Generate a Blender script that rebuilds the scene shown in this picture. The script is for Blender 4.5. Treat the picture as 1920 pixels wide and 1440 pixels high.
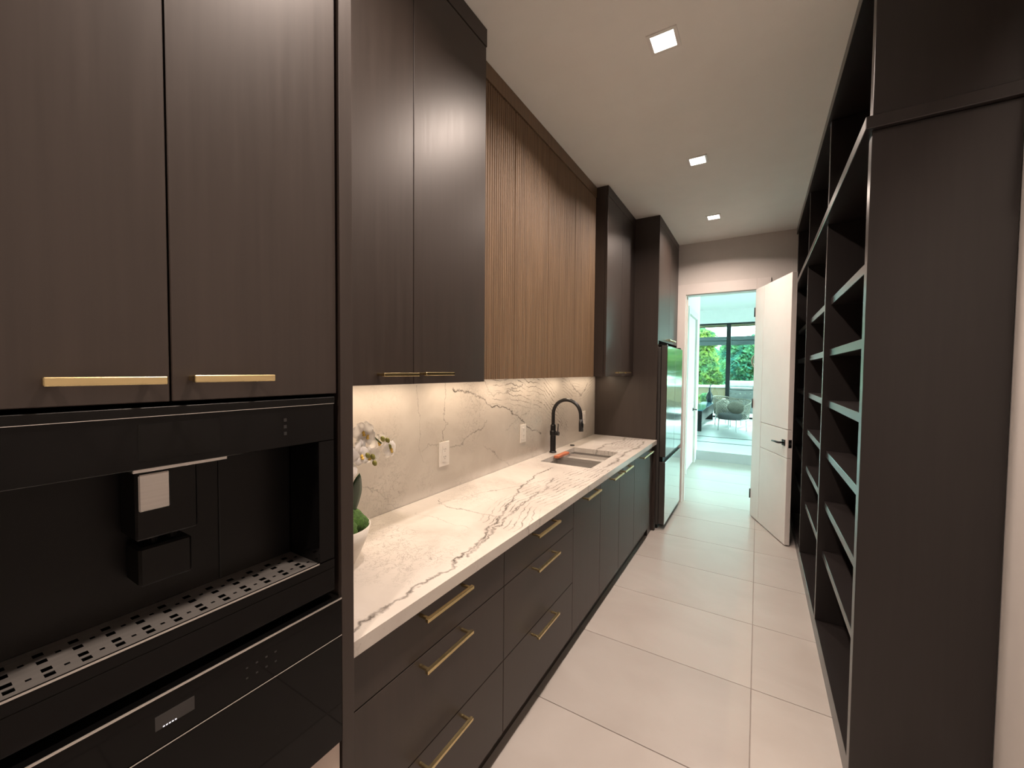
import bpy, bmesh, math, random
from mathutils import Vector, Matrix, Euler

for o in list(bpy.data.objects):
    bpy.data.objects.remove(o)
scene = bpy.context.scene
col = scene.collection
random.seed(7)
PI = math.pi

# ------------------------------------------------------------------ camera
EYE = 1.59
F_PX = 759.06
YAW, PITCH, ROLL = math.radians(31.2532), math.radians(1.9121), math.radians(0.4847)


def world_to_cam(yaw, pitch, roll):
    A = Matrix(((math.cos(yaw), math.sin(yaw), 0), (-math.sin(yaw), math.cos(yaw), 0), (0, 0, 1)))
    B = Matrix(((1, 0, 0), (0, 0, -1), (0, 1, 0))) @ A
    P = Matrix(((1, 0, 0), (0, math.cos(pitch), -math.sin(pitch)), (0, math.sin(pitch), math.cos(pitch))))
    Q = Matrix(((math.cos(roll), -math.sin(roll), 0), (math.sin(roll), math.cos(roll), 0), (0, 0, 1)))
    return Q @ P @ B


cam_data = bpy.data.cameras.new('camera')
cam_data.sensor_fit = 'HORIZONTAL'
cam_data.sensor_width = 36.0
cam_data.lens = F_PX / 1920.0 * 36.0
cam_data.clip_start = 0.02
cam_data.clip_end = 300
cam = bpy.data.objects.new('camera', cam_data)
col.objects.link(cam)
m3 = world_to_cam(YAW, PITCH, ROLL).transposed() @ Matrix(((1, 0, 0), (0, -1, 0), (0, 0, -1)))
cam.matrix_world = Matrix.Translation((0, 0, EYE)) @ m3.to_4x4()
scene.camera = cam

# ------------------------------------------------------------------ world, sun, exposure
SKY_COL = (0.63, 1.0, 0.96)
SKY_STRENGTH = 10.5
SUN_STRENGTH = 9.0
LAMP_W = 18.0
LAMP_COL = (1.0, 0.815, 0.70)
LED_COL = (1.0, 0.76, 0.54)
LED_W_PER_M = 2.4
EXPOSURE = 0.38

world = bpy.data.worlds.new('sky')
scene.world = world
world.use_nodes = True
bg = world.node_tree.nodes['Background']
bg.inputs['Color'].default_value = (*SKY_COL, 1)
bg.inputs['Strength'].default_value = SKY_STRENGTH
sun_d = bpy.data.lights.new('sun', 'SUN')
sun_d.energy = SUN_STRENGTH
sun_d.angle = math.radians(0.6)
sun_d.color = (0.80, 1.0, 0.92)
sun = bpy.data.objects.new('sun', sun_d)
col.objects.link(sun)
sun.rotation_euler = Vector((-0.25, -0.78, -0.62)).to_track_quat('-Z', 'Y').to_euler()
sun.location = (5, 30, 20)

vs = scene.view_settings
vs.view_transform = 'Standard'
vs.look = 'None'
vs.exposure = EXPOSURE
vs.gamma = 1.0
vs.use_curve_mapping = False


# ------------------------------------------------------------------ materials
def new_mat(name):
    m = bpy.data.materials.new(name)
    m.use_nodes = True
    nt = m.node_tree
    b = nt.nodes['Principled BSDF']
    return m, nt, b


def nd(nt, kind, **kw):
    n = nt.nodes.new(kind)
    for k, v in kw.items():
        setattr(n, k, v)
    return n


def setin(n, **kw):
    for k, v in kw.items():
        n.inputs[k.replace('_', ' ')].default_value = v


def objco(nt, scale=(1, 1, 1)):
    tc = nd(nt, 'ShaderNodeTexCoord')
    mp = nd(nt, 'ShaderNodeMapping')
    mp.inputs['Scale'].default_value = scale
    nt.links.new(tc.outputs['Object'], mp.inputs['Vector'])
    return mp.outputs['Vector']


def simple(name, base, rough=0.5, metal=0.0, var=0.08, nscale=(6, 6, 6), spec=0.5, bump=0.0, bscale=None,
           coat=0.0, rvar=0.0):
    """Principled with a noise that breaks up its colour, gloss and relief."""
    m, nt, b = new_mat(name)
    v = objco(nt, nscale)
    n = nd(nt, 'ShaderNodeTexNoise')
    setin(n, Scale=1.0, Detail=5.0, Roughness=0.6)
    nt.links.new(v, n.inputs['Vector'])
    r = nd(nt, 'ShaderNodeValToRGB')
    r.color_ramp.elements[0].position = 0.3
    r.color_ramp.elements[1].position = 0.7
    r.color_ramp.elements[0].color = (*[c * (1 - var) for c in base], 1)
    r.color_ramp.elements[1].color = (*[min(1, c * (1 + var)) for c in base], 1)
    nt.links.new(n.outputs['Fac'], r.inputs['Fac'])
    nt.links.new(r.outputs['Color'], b.inputs['Base Color'])
    setin(b, Metallic=metal, Roughness=rough)
    b.inputs['Specular IOR Level'].default_value = spec
    b.inputs['Coat Weight'].default_value = coat
    if rvar:
        mr = nd(nt, 'ShaderNodeMapRange')
        mr.inputs['To Min'].default_value = rough - rvar
        mr.inputs['To Max'].default_value = rough + rvar
        nt.links.new(n.outputs['Fac'], mr.inputs['Value'])
        nt.links.new(mr.outputs['Result'], b.inputs['Roughness'])
    if bump:
        bp = nd(nt, 'ShaderNodeBump')
        setin(bp, Strength=bump, Distance=0.002)
        if bscale:
            v2 = objco(nt, bscale)
            n2 = nd(nt, 'ShaderNodeTexNoise')
            setin(n2, Scale=1.0, Detail=3.0)
            nt.links.new(v2, n2.inputs['Vector'])
            nt.links.new(n2.outputs['Fac'], bp.inputs['Height'])
        else:
            nt.links.new(n.outputs['Fac'], bp.inputs['Height'])
        nt.links.new(bp.outputs['Normal'], b.inputs['Normal'])
    return m


def emit(name, colr, strength):
    m, nt, b = new_mat(name)
    setin(b, Base_Color=(0.8, 0.8, 0.8, 1))
    b.inputs['Emission Color'].default_value = (*colr, 1)
    b.inputs['Emission Strength'].default_value = strength
    return m


def glass_pane(name, tint=(0.95, 1.0, 0.99), refl=0.06):
    m = bpy.data.materials.new(name)
    m.use_nodes = True
    nt = m.node_tree
    nt.nodes.clear()
    out = nd(nt, 'ShaderNodeOutputMaterial')
    t = nd(nt, 'ShaderNodeBsdfTransparent')
    t.inputs['Color'].default_value = (*tint, 1)
    g = nd(nt, 'ShaderNodeBsdfGlossy')
    g.inputs['Roughness'].default_value = 0.02
    fr = nd(nt, 'ShaderNodeFresnel')
    fr.inputs['IOR'].default_value = 1.45
    mix = nd(nt, 'ShaderNodeMixShader')
    nt.links.new(fr.outputs['Fac'], mix.inputs['Fac'])
    nt.links.new(t.outputs['BSDF'], mix.inputs[1])
    nt.links.new(g.outputs['BSDF'], mix.inputs[2])
    nt.links.new(mix.outputs['Shader'], out.inputs['Surface'])
    return m


def leafy(name, base, trans=0.5, plain=False):
    m = bpy.data.materials.new(name)
    m.use_nodes = True
    nt = m.node_tree
    nt.nodes.clear()
    out = nd(nt, 'ShaderNodeOutputMaterial')
    v = objco(nt, (1.3, 1.3, 1.3))
    n = nd(nt, 'ShaderNodeTexNoise')
    setin(n, Scale=1.5, Detail=4.0)
    nt.links.new(v, n.inputs['Vector'])
    r = nd(nt, 'ShaderNodeValToRGB')
    r.color_ramp.elements[0].position = 0.35
    r.color_ramp.elements[1].position = 0.65
    r.color_ramp.elements[0].color = (base[0] * 0.5, base[1] * 0.75, base[2] * 1.1, 1)
    r.color_ramp.elements[1].color = (min(1, base[0] * 1.6), min(1, base[1] * 1.2), base[2] * 0.8, 1)
    if plain:
        r.color_ramp.elements[0].color = (*[q * 0.96 for q in base], 1)
        r.color_ramp.elements[1].color = (*base, 1)
    nt.links.new(n.outputs['Fac'], r.inputs['Fac'])
    d = nd(nt, 'ShaderNodeBsdfDiffuse')
    t = nd(nt, 'ShaderNodeBsdfTranslucent')
    nt.links.new(r.outputs['Color'], d.inputs['Color'])
    nt.links.new(r.outputs['Color'], t.inputs['Color'])
    mix = nd(nt, 'ShaderNodeMixShader')
    mix.inputs['Fac'].default_value = trans
    nt.links.new(d.outputs['BSDF'], mix.inputs[1])
    nt.links.new(t.outputs['BSDF'], mix.inputs[2])
    nt.links.new(mix.outputs['Shader'], out.inputs['Surface'])
    return m


def math_n(nt, op, a, b=None, c=None, clamp=False):
    n = nd(nt, 'ShaderNodeMath', operation=op)
    n.use_clamp = clamp
    for i, q in enumerate((a, b, c)):
        if q is None:
            continue
        if isinstance(q, (int, float)):
            n.inputs[i].default_value = q
        else:
            nt.links.new(q, n.inputs[i])
    return n.outputs[0]


def marble(name, u_axis, v_axis, veins, swirls, rough, sheet=0.35):
    """Cream quartzite: single veins follow drawn courses (float curves) roughened by noise,
    plus families of parallel swirl lines and a fine speckle."""
    m, nt, b = new_mat(name)
    tc = nd(nt, 'ShaderNodeTexCoord')
    P = tc.outputs['Object']
    # warp
    def warp(vec, scale, amp, seed):
        n = nd(nt, 'ShaderNodeTexNoise')
        setin(n, Scale=scale, Detail=4.0, Roughness=0.65)
        mp = nd(nt, 'ShaderNodeMapping')
        mp.inputs['Location'].default_value = (seed, seed * 1.7, seed * 0.3)
        nt.links.new(P, mp.inputs['Vector'])
        nt.links.new(mp.outputs['Vector'], n.inputs['Vector'])
        s = nd(nt, 'ShaderNodeVectorMath', operation='SUBTRACT')
        s.inputs[1].default_value = (0.5, 0.5, 0.5)
        nt.links.new(n.outputs['Color'], s.inputs[0])
        k = nd(nt, 'ShaderNodeVectorMath', operation='MULTIPLY_ADD')
        k.inputs[1].default_value = (amp, amp, amp)
        nt.links.new(s.outputs[0], k.inputs[0])
        nt.links.new(vec, k.inputs[2])
        return k.outputs[0]
    W = warp(warp(P, 7.0, 0.10, 3.1), 38.0, 0.035, 9.4)
    W2 = warp(P, 4.0, 0.10, 5.5)
    sx = nd(nt, 'ShaderNodeSeparateXYZ')
    nt.links.new(W, sx.inputs[0])
    sx2 = nd(nt, 'ShaderNodeSeparateXYZ')
    nt.links.new(W2, sx2.inputs[0])
    dens = nd(nt, 'ShaderNodeTexNoise')
    setin(dens, Scale=11.0, Detail=3.0)
    nt.links.new(P, dens.inputs['Vector'])

    def curve(pts, u):
        u0, u1 = pts[0][0], pts[-1][0]
        vmin = min(p[1] for p in pts) - 0.05
        vmax = max(p[1] for p in pts) + 0.05
        t = math_n(nt, 'DIVIDE', math_n(nt, 'SUBTRACT', u, u0), u1 - u0)
        fc = nd(nt, 'ShaderNodeFloatCurve')
        cm = fc.mapping
        cv = cm.curves[0]
        npts = [((p[0] - u0) / (u1 - u0), (p[1] - vmin) / (vmax - vmin)) for p in pts]
        cv.points[0].location = npts[0]
        cv.points[1].location = npts[-1]
        for q in npts[1:-1]:
            cv.points.new(*q)
        for q in cv.points:
            q.handle_type = 'VECTOR'
        cm.update()
        nt.links.new(t, fc.inputs['Value'])
        g = math_n(nt, 'MULTIPLY_ADD', fc.outputs[0], vmax - vmin, vmin)
        e = math_n(nt, 'MULTIPLY', math_n(nt, 'GREATER_THAN', t, 0.0), math_n(nt, 'LESS_THAN', t, 1.0))
        return g, e

    total = None

    def add(mask):
        nonlocal total
        total = mask if total is None else math_n(nt, 'MAXIMUM', total, mask)

    for swap, pts, w, strength in veins:
        u, v = (sx.outputs[u_axis], sx.outputs[v_axis]) if not swap else (sx.outputs[v_axis], sx.outputs[u_axis])
        g, e = curve(pts, u)
        dst = math_n(nt, 'ABSOLUTE', math_n(nt, 'SUBTRACT', v, g))
        line = math_n(nt, 'SUBTRACT', 1.0, math_n(nt, 'DIVIDE', dst, w), clamp=True)
        # vary along the vein
        mr = nd(nt, 'ShaderNodeMapRange')
        setin(mr, From_Min=0.3, From_Max=0.6, To_Min=0.35, To_Max=1.0)
        nt.links.new(dens.outputs['Fac'], mr.inputs['Value'])
        add(math_n(nt, 'MULTIPLY', math_n(nt, 'MULTIPLY', line, e), math_n(nt, 'MULTIPLY', mr.outputs[0], strength)))
    for pts, pitch, half, w, strength in swirls:
        u, v = sx2.outputs[u_axis], sx2.outputs[v_axis]
        g, e = curve(pts, u)
        dd = math_n(nt, 'SUBTRACT', v, g)
        fr = math_n(nt, 'FRACT', math_n(nt, 'DIVIDE', dd, pitch))
        line = math_n(nt, 'SUBTRACT', 1.0, math_n(nt, 'DIVIDE', math_n(nt, 'ABSOLUTE', math_n(nt, 'SUBTRACT', fr, 0.5)), w / pitch), clamp=True)
        win = math_n(nt, 'SUBTRACT', 1.0, math_n(nt, 'DIVIDE', math_n(nt, 'ABSOLUTE', dd), half), clamp=True)
        mr = nd(nt, 'ShaderNodeMapRange')
        setin(mr, From_Min=0.38, From_Max=0.58, To_Min=0.0, To_Max=1.0)
        nt.links.new(dens.outputs['Fac'], mr.inputs['Value'])
        mk = math_n(nt, 'MULTIPLY', math_n(nt, 'MULTIPLY', line, e), math_n(nt, 'MULTIPLY', math_n(nt, 'MULTIPLY', win, 2.0, clamp=True), mr.outputs[0]))
        add(math_n(nt, 'MULTIPLY', mk, strength))
    # fine dashes all over: contour of a stretched noise, only in patches
    fn = nd(nt, 'ShaderNodeTexNoise')
    setin(fn, Scale=22.0, Detail=6.0, Roughness=0.7, Distortion=0.6)
    nt.links.new(P, fn.inputs['Vector'])
    con = math_n(nt, 'SUBTRACT', 1.0, math_n(nt, 'DIVIDE', math_n(nt, 'ABSOLUTE', math_n(nt, 'SUBTRACT', fn.outputs['Fac'], 0.5)), 0.012), clamp=True)
    pn = nd(nt, 'ShaderNodeTexNoise')
    setin(pn, Scale=3.2, Detail=2.0)
    nt.links.new(P, pn.inputs['Vector'])
    pm = nd(nt, 'ShaderNodeMapRange')
    setin(pm, From_Min=0.47, From_Max=0.64, To_Min=0.0, To_Max=0.7)
    nt.links.new(pn.outputs['Fac'], pm.inputs['Value'])
    add(math_n(nt, 'MULTIPLY', con, pm.outputs[0]))
    base = nd(nt, 'ShaderNodeValToRGB')
    base.color_ramp.elements[0].position = 0.3
    base.color_ramp.elements[1].position = 0.72
    base.color_ramp.elements[0].color = (0.51, 0.465, 0.42, 1)
    base.color_ramp.elements[1].color = (0.66, 0.62, 0.57, 1)
    cn = nd(nt, 'ShaderNodeTexNoise')
    setin(cn, Scale=2.3, Detail=6.0, Roughness=0.55, Distortion=0.8)
    nt.links.new(P, cn.inputs['Vector'])
    nt.links.new(cn.outputs['Fac'], base.inputs['Fac'])
    mixc = nd(nt, 'ShaderNodeMix', data_type='RGBA')
    nt.links.new(total, mixc.inputs['Factor'])
    nt.links.new(base.outputs['Color'], mixc.inputs['A'])
    mixc.inputs['B'].default_value = (0.055, 0.045, 0.038, 1)
    nt.links.new(mixc.outputs['Result'], b.inputs['Base Color'])
    setin(b, Roughness=rough)
    return m


M = {}
M['dark_wood'] = simple('dark stained wood', (0.033, 0.0235, 0.019), 0.42, var=0.12, nscale=(60, 60, 2.2), spec=0.5, bump=0.04, rvar=0.04)
M['dark_wood_h'] = simple('dark stained wood, lying grain', (0.033, 0.0235, 0.019), 0.42, var=0.12, nscale=(60, 2.2, 60), spec=0.5, bump=0.04, rvar=0.04)
M['shelf_wood'] = simple('dark bookcase wood', (0.016, 0.013, 0.0125), 0.28, var=0.12, nscale=(50, 50, 2.5), spec=0.6, bump=0.02)
M['oak'] = simple('fluted brown oak', (0.165, 0.103, 0.056), 0.5, var=0.3, nscale=(40, 90, 2.0), bump=0.15)
M['brass'] = simple('brushed brass', (0.66, 0.53, 0.28), 0.26, 1.0, var=0.08, nscale=(90, 6, 90))
M['chrome'] = simple('polished chrome', (0.75, 0.74, 0.73), 0.16, 1.0, var=0.04)
M['steel'] = simple('brushed stainless steel', (0.52, 0.50, 0.48), 0.30, 1.0, var=0.07, nscale=(120, 3, 120))
M['sink_steel'] = simple('satin sink steel', (0.55, 0.53, 0.51), 0.48, 1.0, var=0.05, nscale=(120, 3, 120))
M['tray_steel'] = simple('brushed tray steel', (0.70, 0.66, 0.62), 0.42, 1.0, var=0.06, nscale=(120, 3, 120))
M['fridge_steel'] = simple('mirror dark stainless steel', (0.66, 0.68, 0.67), 0.09, 1.0, var=0.03, nscale=(3, 3, 60))
M['fridge_side'] = simple('dark grey painted steel', (0.075, 0.068, 0.062), 0.42, 0.4, var=0.05)
M['black_glass'] = simple('black appliance glass', (0.004, 0.0037, 0.0037), 0.035, var=0.2, spec=0.18)
M['black_plastic'] = simple('black satin plastic', (0.004, 0.0037, 0.0034), 0.38, var=0.2, spec=0.2)
M['black_void'] = simple('black shadow gap lining', (0.004, 0.004, 0.004), 0.8, var=0.2)
M['matte_black'] = simple('matte black metal', (0.010, 0.010, 0.011), 0.36, 0.3, var=0.1)
M['display'] = simple('grey smoked display', (0.035, 0.034, 0.034), 0.06, var=0.08)
M['icon'] = simple('grey printed touch marks', (0.02, 0.02, 0.02), 0.4)
M['icon_bright'] = emit('lit clock digits', (0.75, 0.85, 1.0), 0.5)
M['white_plastic'] = simple('white plastic', (0.82, 0.79, 0.76), 0.32, var=0.02)
M['slot'] = simple('grey outlet slot', (0.12, 0.11, 0.10), 0.6)
M['wall'] = simple('greyed white wall paint', (0.64, 0.60, 0.57), 0.75, var=0.02, bump=0.05, bscale=(220, 220, 220))
M['hall_wall'] = simple('white hall paint', (0.80, 0.80, 0.79), 0.7, var=0.02)
M['ceiling'] = simple('ceiling paint', (0.86, 0.845, 0.81), 0.85, var=0.015)
M['trim_paint'] = simple('satin white trim paint', (0.70, 0.65, 0.62), 0.42, var=0.02)
M['door_paint'] = simple('satin white door paint', (0.72, 0.67, 0.64), 0.38, var=0.02)
M['grout'] = simple('grey grout', (0.30, 0.265, 0.24), 0.9, var=0.08, nscale=(40, 40, 40))
M['beige_front'] = simple('pale beige drawer front', (0.56, 0.47, 0.41), 0.42, var=0.04)
M['ceramic'] = simple('cream stoneware', (0.60, 0.56, 0.50), 0.5, var=0.07, nscale=(18, 18, 90), bump=0.1)
M['moss'] = simple('green moss', (0.045, 0.10, 0.018), 0.95, var=0.6, nscale=(70, 70, 70), bump=1.0, bscale=(260, 260, 260))
M['leaf'] = simple('dark green waxy leaf', (0.012, 0.035, 0.010), 0.30, var=0.25, nscale=(20, 20, 4))
M['petal'] = leafy('white orchid petal', (0.86, 0.84, 0.82), 0.45, plain=True)
M['petal_heart'] = simple('yellow orchid heart', (0.75, 0.50, 0.10), 0.5, var=0.2, nscale=(90, 90, 90))
M['bud'] = simple('yellow green bud', (0.22, 0.21, 0.04), 0.5, var=0.2, nscale=(50, 50, 50))
M['stem'] = simple('green stem', (0.10, 0.14, 0.04), 0.5, var=0.2)
M['terracotta'] = simple('reddish wood handle', (0.42, 0.13, 0.06), 0.45, var=0.2, nscale=(60, 8, 60))
M['lens'] = emit('lit lamp lens', (1.0, 0.90, 0.78), 14.0)
M['led'] = emit('lit led diffuser', (1.0, 0.80, 0.58), 9.0)
M['concrete'] = simple('pale patio concrete', (0.36, 0.365, 0.36), 0.8, var=0.06, nscale=(2, 2, 2), spec=0.05)
M['platform'] = simple('pale stone step', (0.46, 0.47, 0.48), 0.4, var=0.04, nscale=(3, 3, 3))
M['black_frame'] = simple('black window aluminium', (0.018, 0.022, 0.024), 0.4, 0.3, var=0.1)
M['grill_steel'] = simple('weathered grill steel', (0.16, 0.17, 0.17), 0.4, 0.7, var=0.15, spec=0.05)
M['pane'] = glass_pane('window glass')
M['tan_stucco'] = simple('tan stucco', (0.15, 0.118, 0.075), 0.9, var=0.08, nscale=(9, 9, 9), bump=0.2, spec=0.05)
M['tan_wood'] = simple('tan soffit boards', (0.20, 0.16, 0.10), 0.7, var=0.1, nscale=(2, 30, 30), spec=0.05)
M['beam'] = simple('weathered grey beam', (0.022, 0.030, 0.031), 0.7, var=0.15, nscale=(2, 30, 30), spec=0.05)
M['bark'] = simple('tree bark', (0.10, 0.085, 0.07), 0.9, var=0.35, nscale=(12, 12, 3), bump=0.5, spec=0.05)
M['leaves_bright'] = leafy('bright leaves', (0.15, 0.25, 0.08))
M['leaves_cool'] = leafy('cool leaves', (0.07, 0.20, 0.12))
M['grass'] = simple('lawn', (0.12, 0.25, 0.08), 0.9, var=0.3, nscale=(4, 4, 4), spec=0.05)
M['wicker'] = simple('pale grey wicker', (0.26, 0.24, 0.20), 0.7, var=0.35, nscale=(60, 60, 60))
M['cushion'] = simple('grey outdoor fabric', (0.10, 0.105, 0.11), 0.9, var=0.2, nscale=(80, 80, 80))
M['white_metal'] = simple('white powder coat', (0.75, 0.76, 0.76), 0.4, var=0.03)
M['blue_glass'] = simple('blue grey table glass', (0.10, 0.22, 0.30), 0.06, var=0.1)
M['vase'] = simple('dark glazed vase', (0.02, 0.03, 0.035), 0.18, var=0.4, nscale=(12, 12, 12))
M['rattan'] = simple('brown rattan', (0.16, 0.09, 0.05), 0.7, var=0.3, nscale=(30, 30, 30))


def tile_material():
    m, nt, b = new_mat('porcelain floor tile')
    tc = nd(nt, 'ShaderNodeTexCoord')
    oi = nd(nt, 'ShaderNodeObjectInfo')
    off = nd(nt, 'ShaderNodeVectorMath', operation='MULTIPLY_ADD')
    off.inputs[1].default_value = (13, 17, 5)
    nt.links.new(oi.outputs['Random'], off.inputs[0])
    nt.links.new(tc.outputs['Object'], off.inputs[2])
    mp = nd(nt, 'ShaderNodeMapping')
    mp.inputs['Scale'].default_value = (1.3, 1.9, 1)
    nt.links.new(off.outputs[0], mp.inputs['Vector'])
    n = nd(nt, 'ShaderNodeTexNoise')
    setin(n, Scale=1.6, Detail=7.0, Roughness=0.55, Distortion=0.5)
    nt.links.new(mp.outputs[0], n.inputs['Vector'])
    r = nd(nt, 'ShaderNodeValToRGB')
    r.color_ramp.elements[0].position = 0.3
    r.color_ramp.elements[1].position = 0.72
    r.color_ramp.elements[0].color = (0.395, 0.354, 0.323, 1)
    r.color_ramp.elements[1].color = (0.448, 0.412, 0.382, 1)
    nt.links.new(n.outputs['Fac'], r.inputs['Fac'])
    hs = nd(nt, 'ShaderNodeHueSaturation')
    mr = nd(nt, 'ShaderNodeMapRange')
    setin(mr, To_Min=0.95, To_Max=1.05)
    nt.links.new(oi.outputs['Random'], mr.inputs['Value'])
    nt.links.new(mr.outputs[0], hs.inputs['Value'])
    nt.links.new(r.outputs['Color'], hs.inputs['Color'])
    nt.links.new(hs.outputs['Color'], b.inputs['Base Color'])
    mr2 = nd(nt, 'ShaderNodeMapRange')
    setin(mr2, To_Min=0.30, To_Max=0.46)
    nt.links.new(n.outputs['Fac'], mr2.inputs['Value'])
    nt.links.new(mr2.outputs[0], b.inputs['Roughness'])
    return m


M['tile'] = tile_material()

# axes: backsplash u = y (1), v = z (2) ; countertop u = y (1), v = x (0)   (world = object coordinates there)
M['marble_wall'] = marble('veined quartzite, wall slab', 1, 2, [
    (True, [(1.19, 1.735), (1.26, 1.72), (1.29, 1.755), (1.34, 1.71), (1.42, 1.72), (1.52, 1.735)], 0.005, 0.75),
    (False, [(1.77, 1.15), (1.81, 1.15), (1.90, 1.17), (1.98, 1.21), (2.09, 1.215), (2.14, 1.27)], 0.006, 0.7),
    (False, [(1.79, 1.48), (1.95, 1.45), (2.09, 1.41), (2.18, 1.36), (2.38, 1.33), (2.56, 1.24), (2.65, 1.17), (2.90, 1.08)], 0.008, 1.0),
    (False, [(2.09, 1.53), (2.21, 1.43), (2.34, 1.44), (2.60, 1.48)], 0.007, 0.7),
    (True, [(1.10, 1.56), (1.18, 1.54), (1.35, 1.53), (1.52, 1.52)], 0.004, 0.4),
    (False, [(1.05, 1.14), (1.24, 1.04), (1.40, 0.90)], 0.005, 0.4),
    (False, [(2.09, 1.11), (2.25, 1.03), (2.44, 0.90)], 0.005, 0.5),
    (False, [(1.56, 1.17), (1.72, 1.20)], 0.004, 0.4),
    (False, [(2.35, 1.17), (2.77, 1.30)], 0.004, 0.45),
    (False, [(3.45, 1.50), (3.60, 1.42), (3.77, 1.35), (3.95, 1.48)], 0.012, 0.8),
], [
    ([(2.15, 1.52), (2.55, 1.50), (2.95, 1.40), (3.25, 1.22), (3.45, 1.05)], 0.034, 0.19, 0.0045, 0.95),
    ([(3.30, 1.50), (3.55, 1.40), (3.80, 1.38), (4.10, 1.50)], 0.03, 0.12, 0.004, 0.6),
], 0.22)
M['marble_top'] = marble('veined quartzite, worktop', 1, 0, [
    (False, [(0.60, -0.875), (0.74, -0.89), (0.86, -0.885), (1.02, -0.885), (1.21, -0.91), (1.42, -0.965), (1.58, -1.01), (1.80, -1.09), (2.0, -1.14), (2.31, -1.22), (2.55, -1.20)], 0.010, 1.0),
    (False, [(1.15, -0.88), (1.30, -0.92), (1.50, -0.96), (1.75, -1.0), (2.0, -1.02), (2.3, -1.08)], 0.009, 0.85),
    (True, [(-1.42, 1.62), (-1.40, 1.59), (-1.28, 1.54), (-1.13, 1.53), (-1.0, 1.55)], 0.006, 0.75),
    (False, [(1.55, -1.36), (1.8, -1.30), (2.05, -1.16), (2.3, -1.10)], 0.006, 0.5),
    (False, [(0.87, -1.05), (1.15, -1.19)], 0.004, 0.3),
    (True, [(-1.37, 1.39), (-1.04, 1.37)], 0.004, 0.3),
    (False, [(3.10, -1.15), (3.40, -1.17), (3.68, -1.18), (3.87, -1.11), (4.1, -1.14)], 0.016, 0.7),
    (False, [(2.75, -0.91), (2.93, -0.90), (3.46, -0.92), (3.69, -0.89), (4.0, -0.93)], 0.016, 0.75),
], [
    ([(1.45, -0.93), (1.8, -1.02), (2.2, -0.98), (2.7, -0.92)], 0.03, 0.16, 0.004, 0.85),
    ([(3.30, -1.10), (3.6, -1.02), (4.15, -1.05)], 0.032, 0.16, 0.005, 0.6),
], 0.11)


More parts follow.
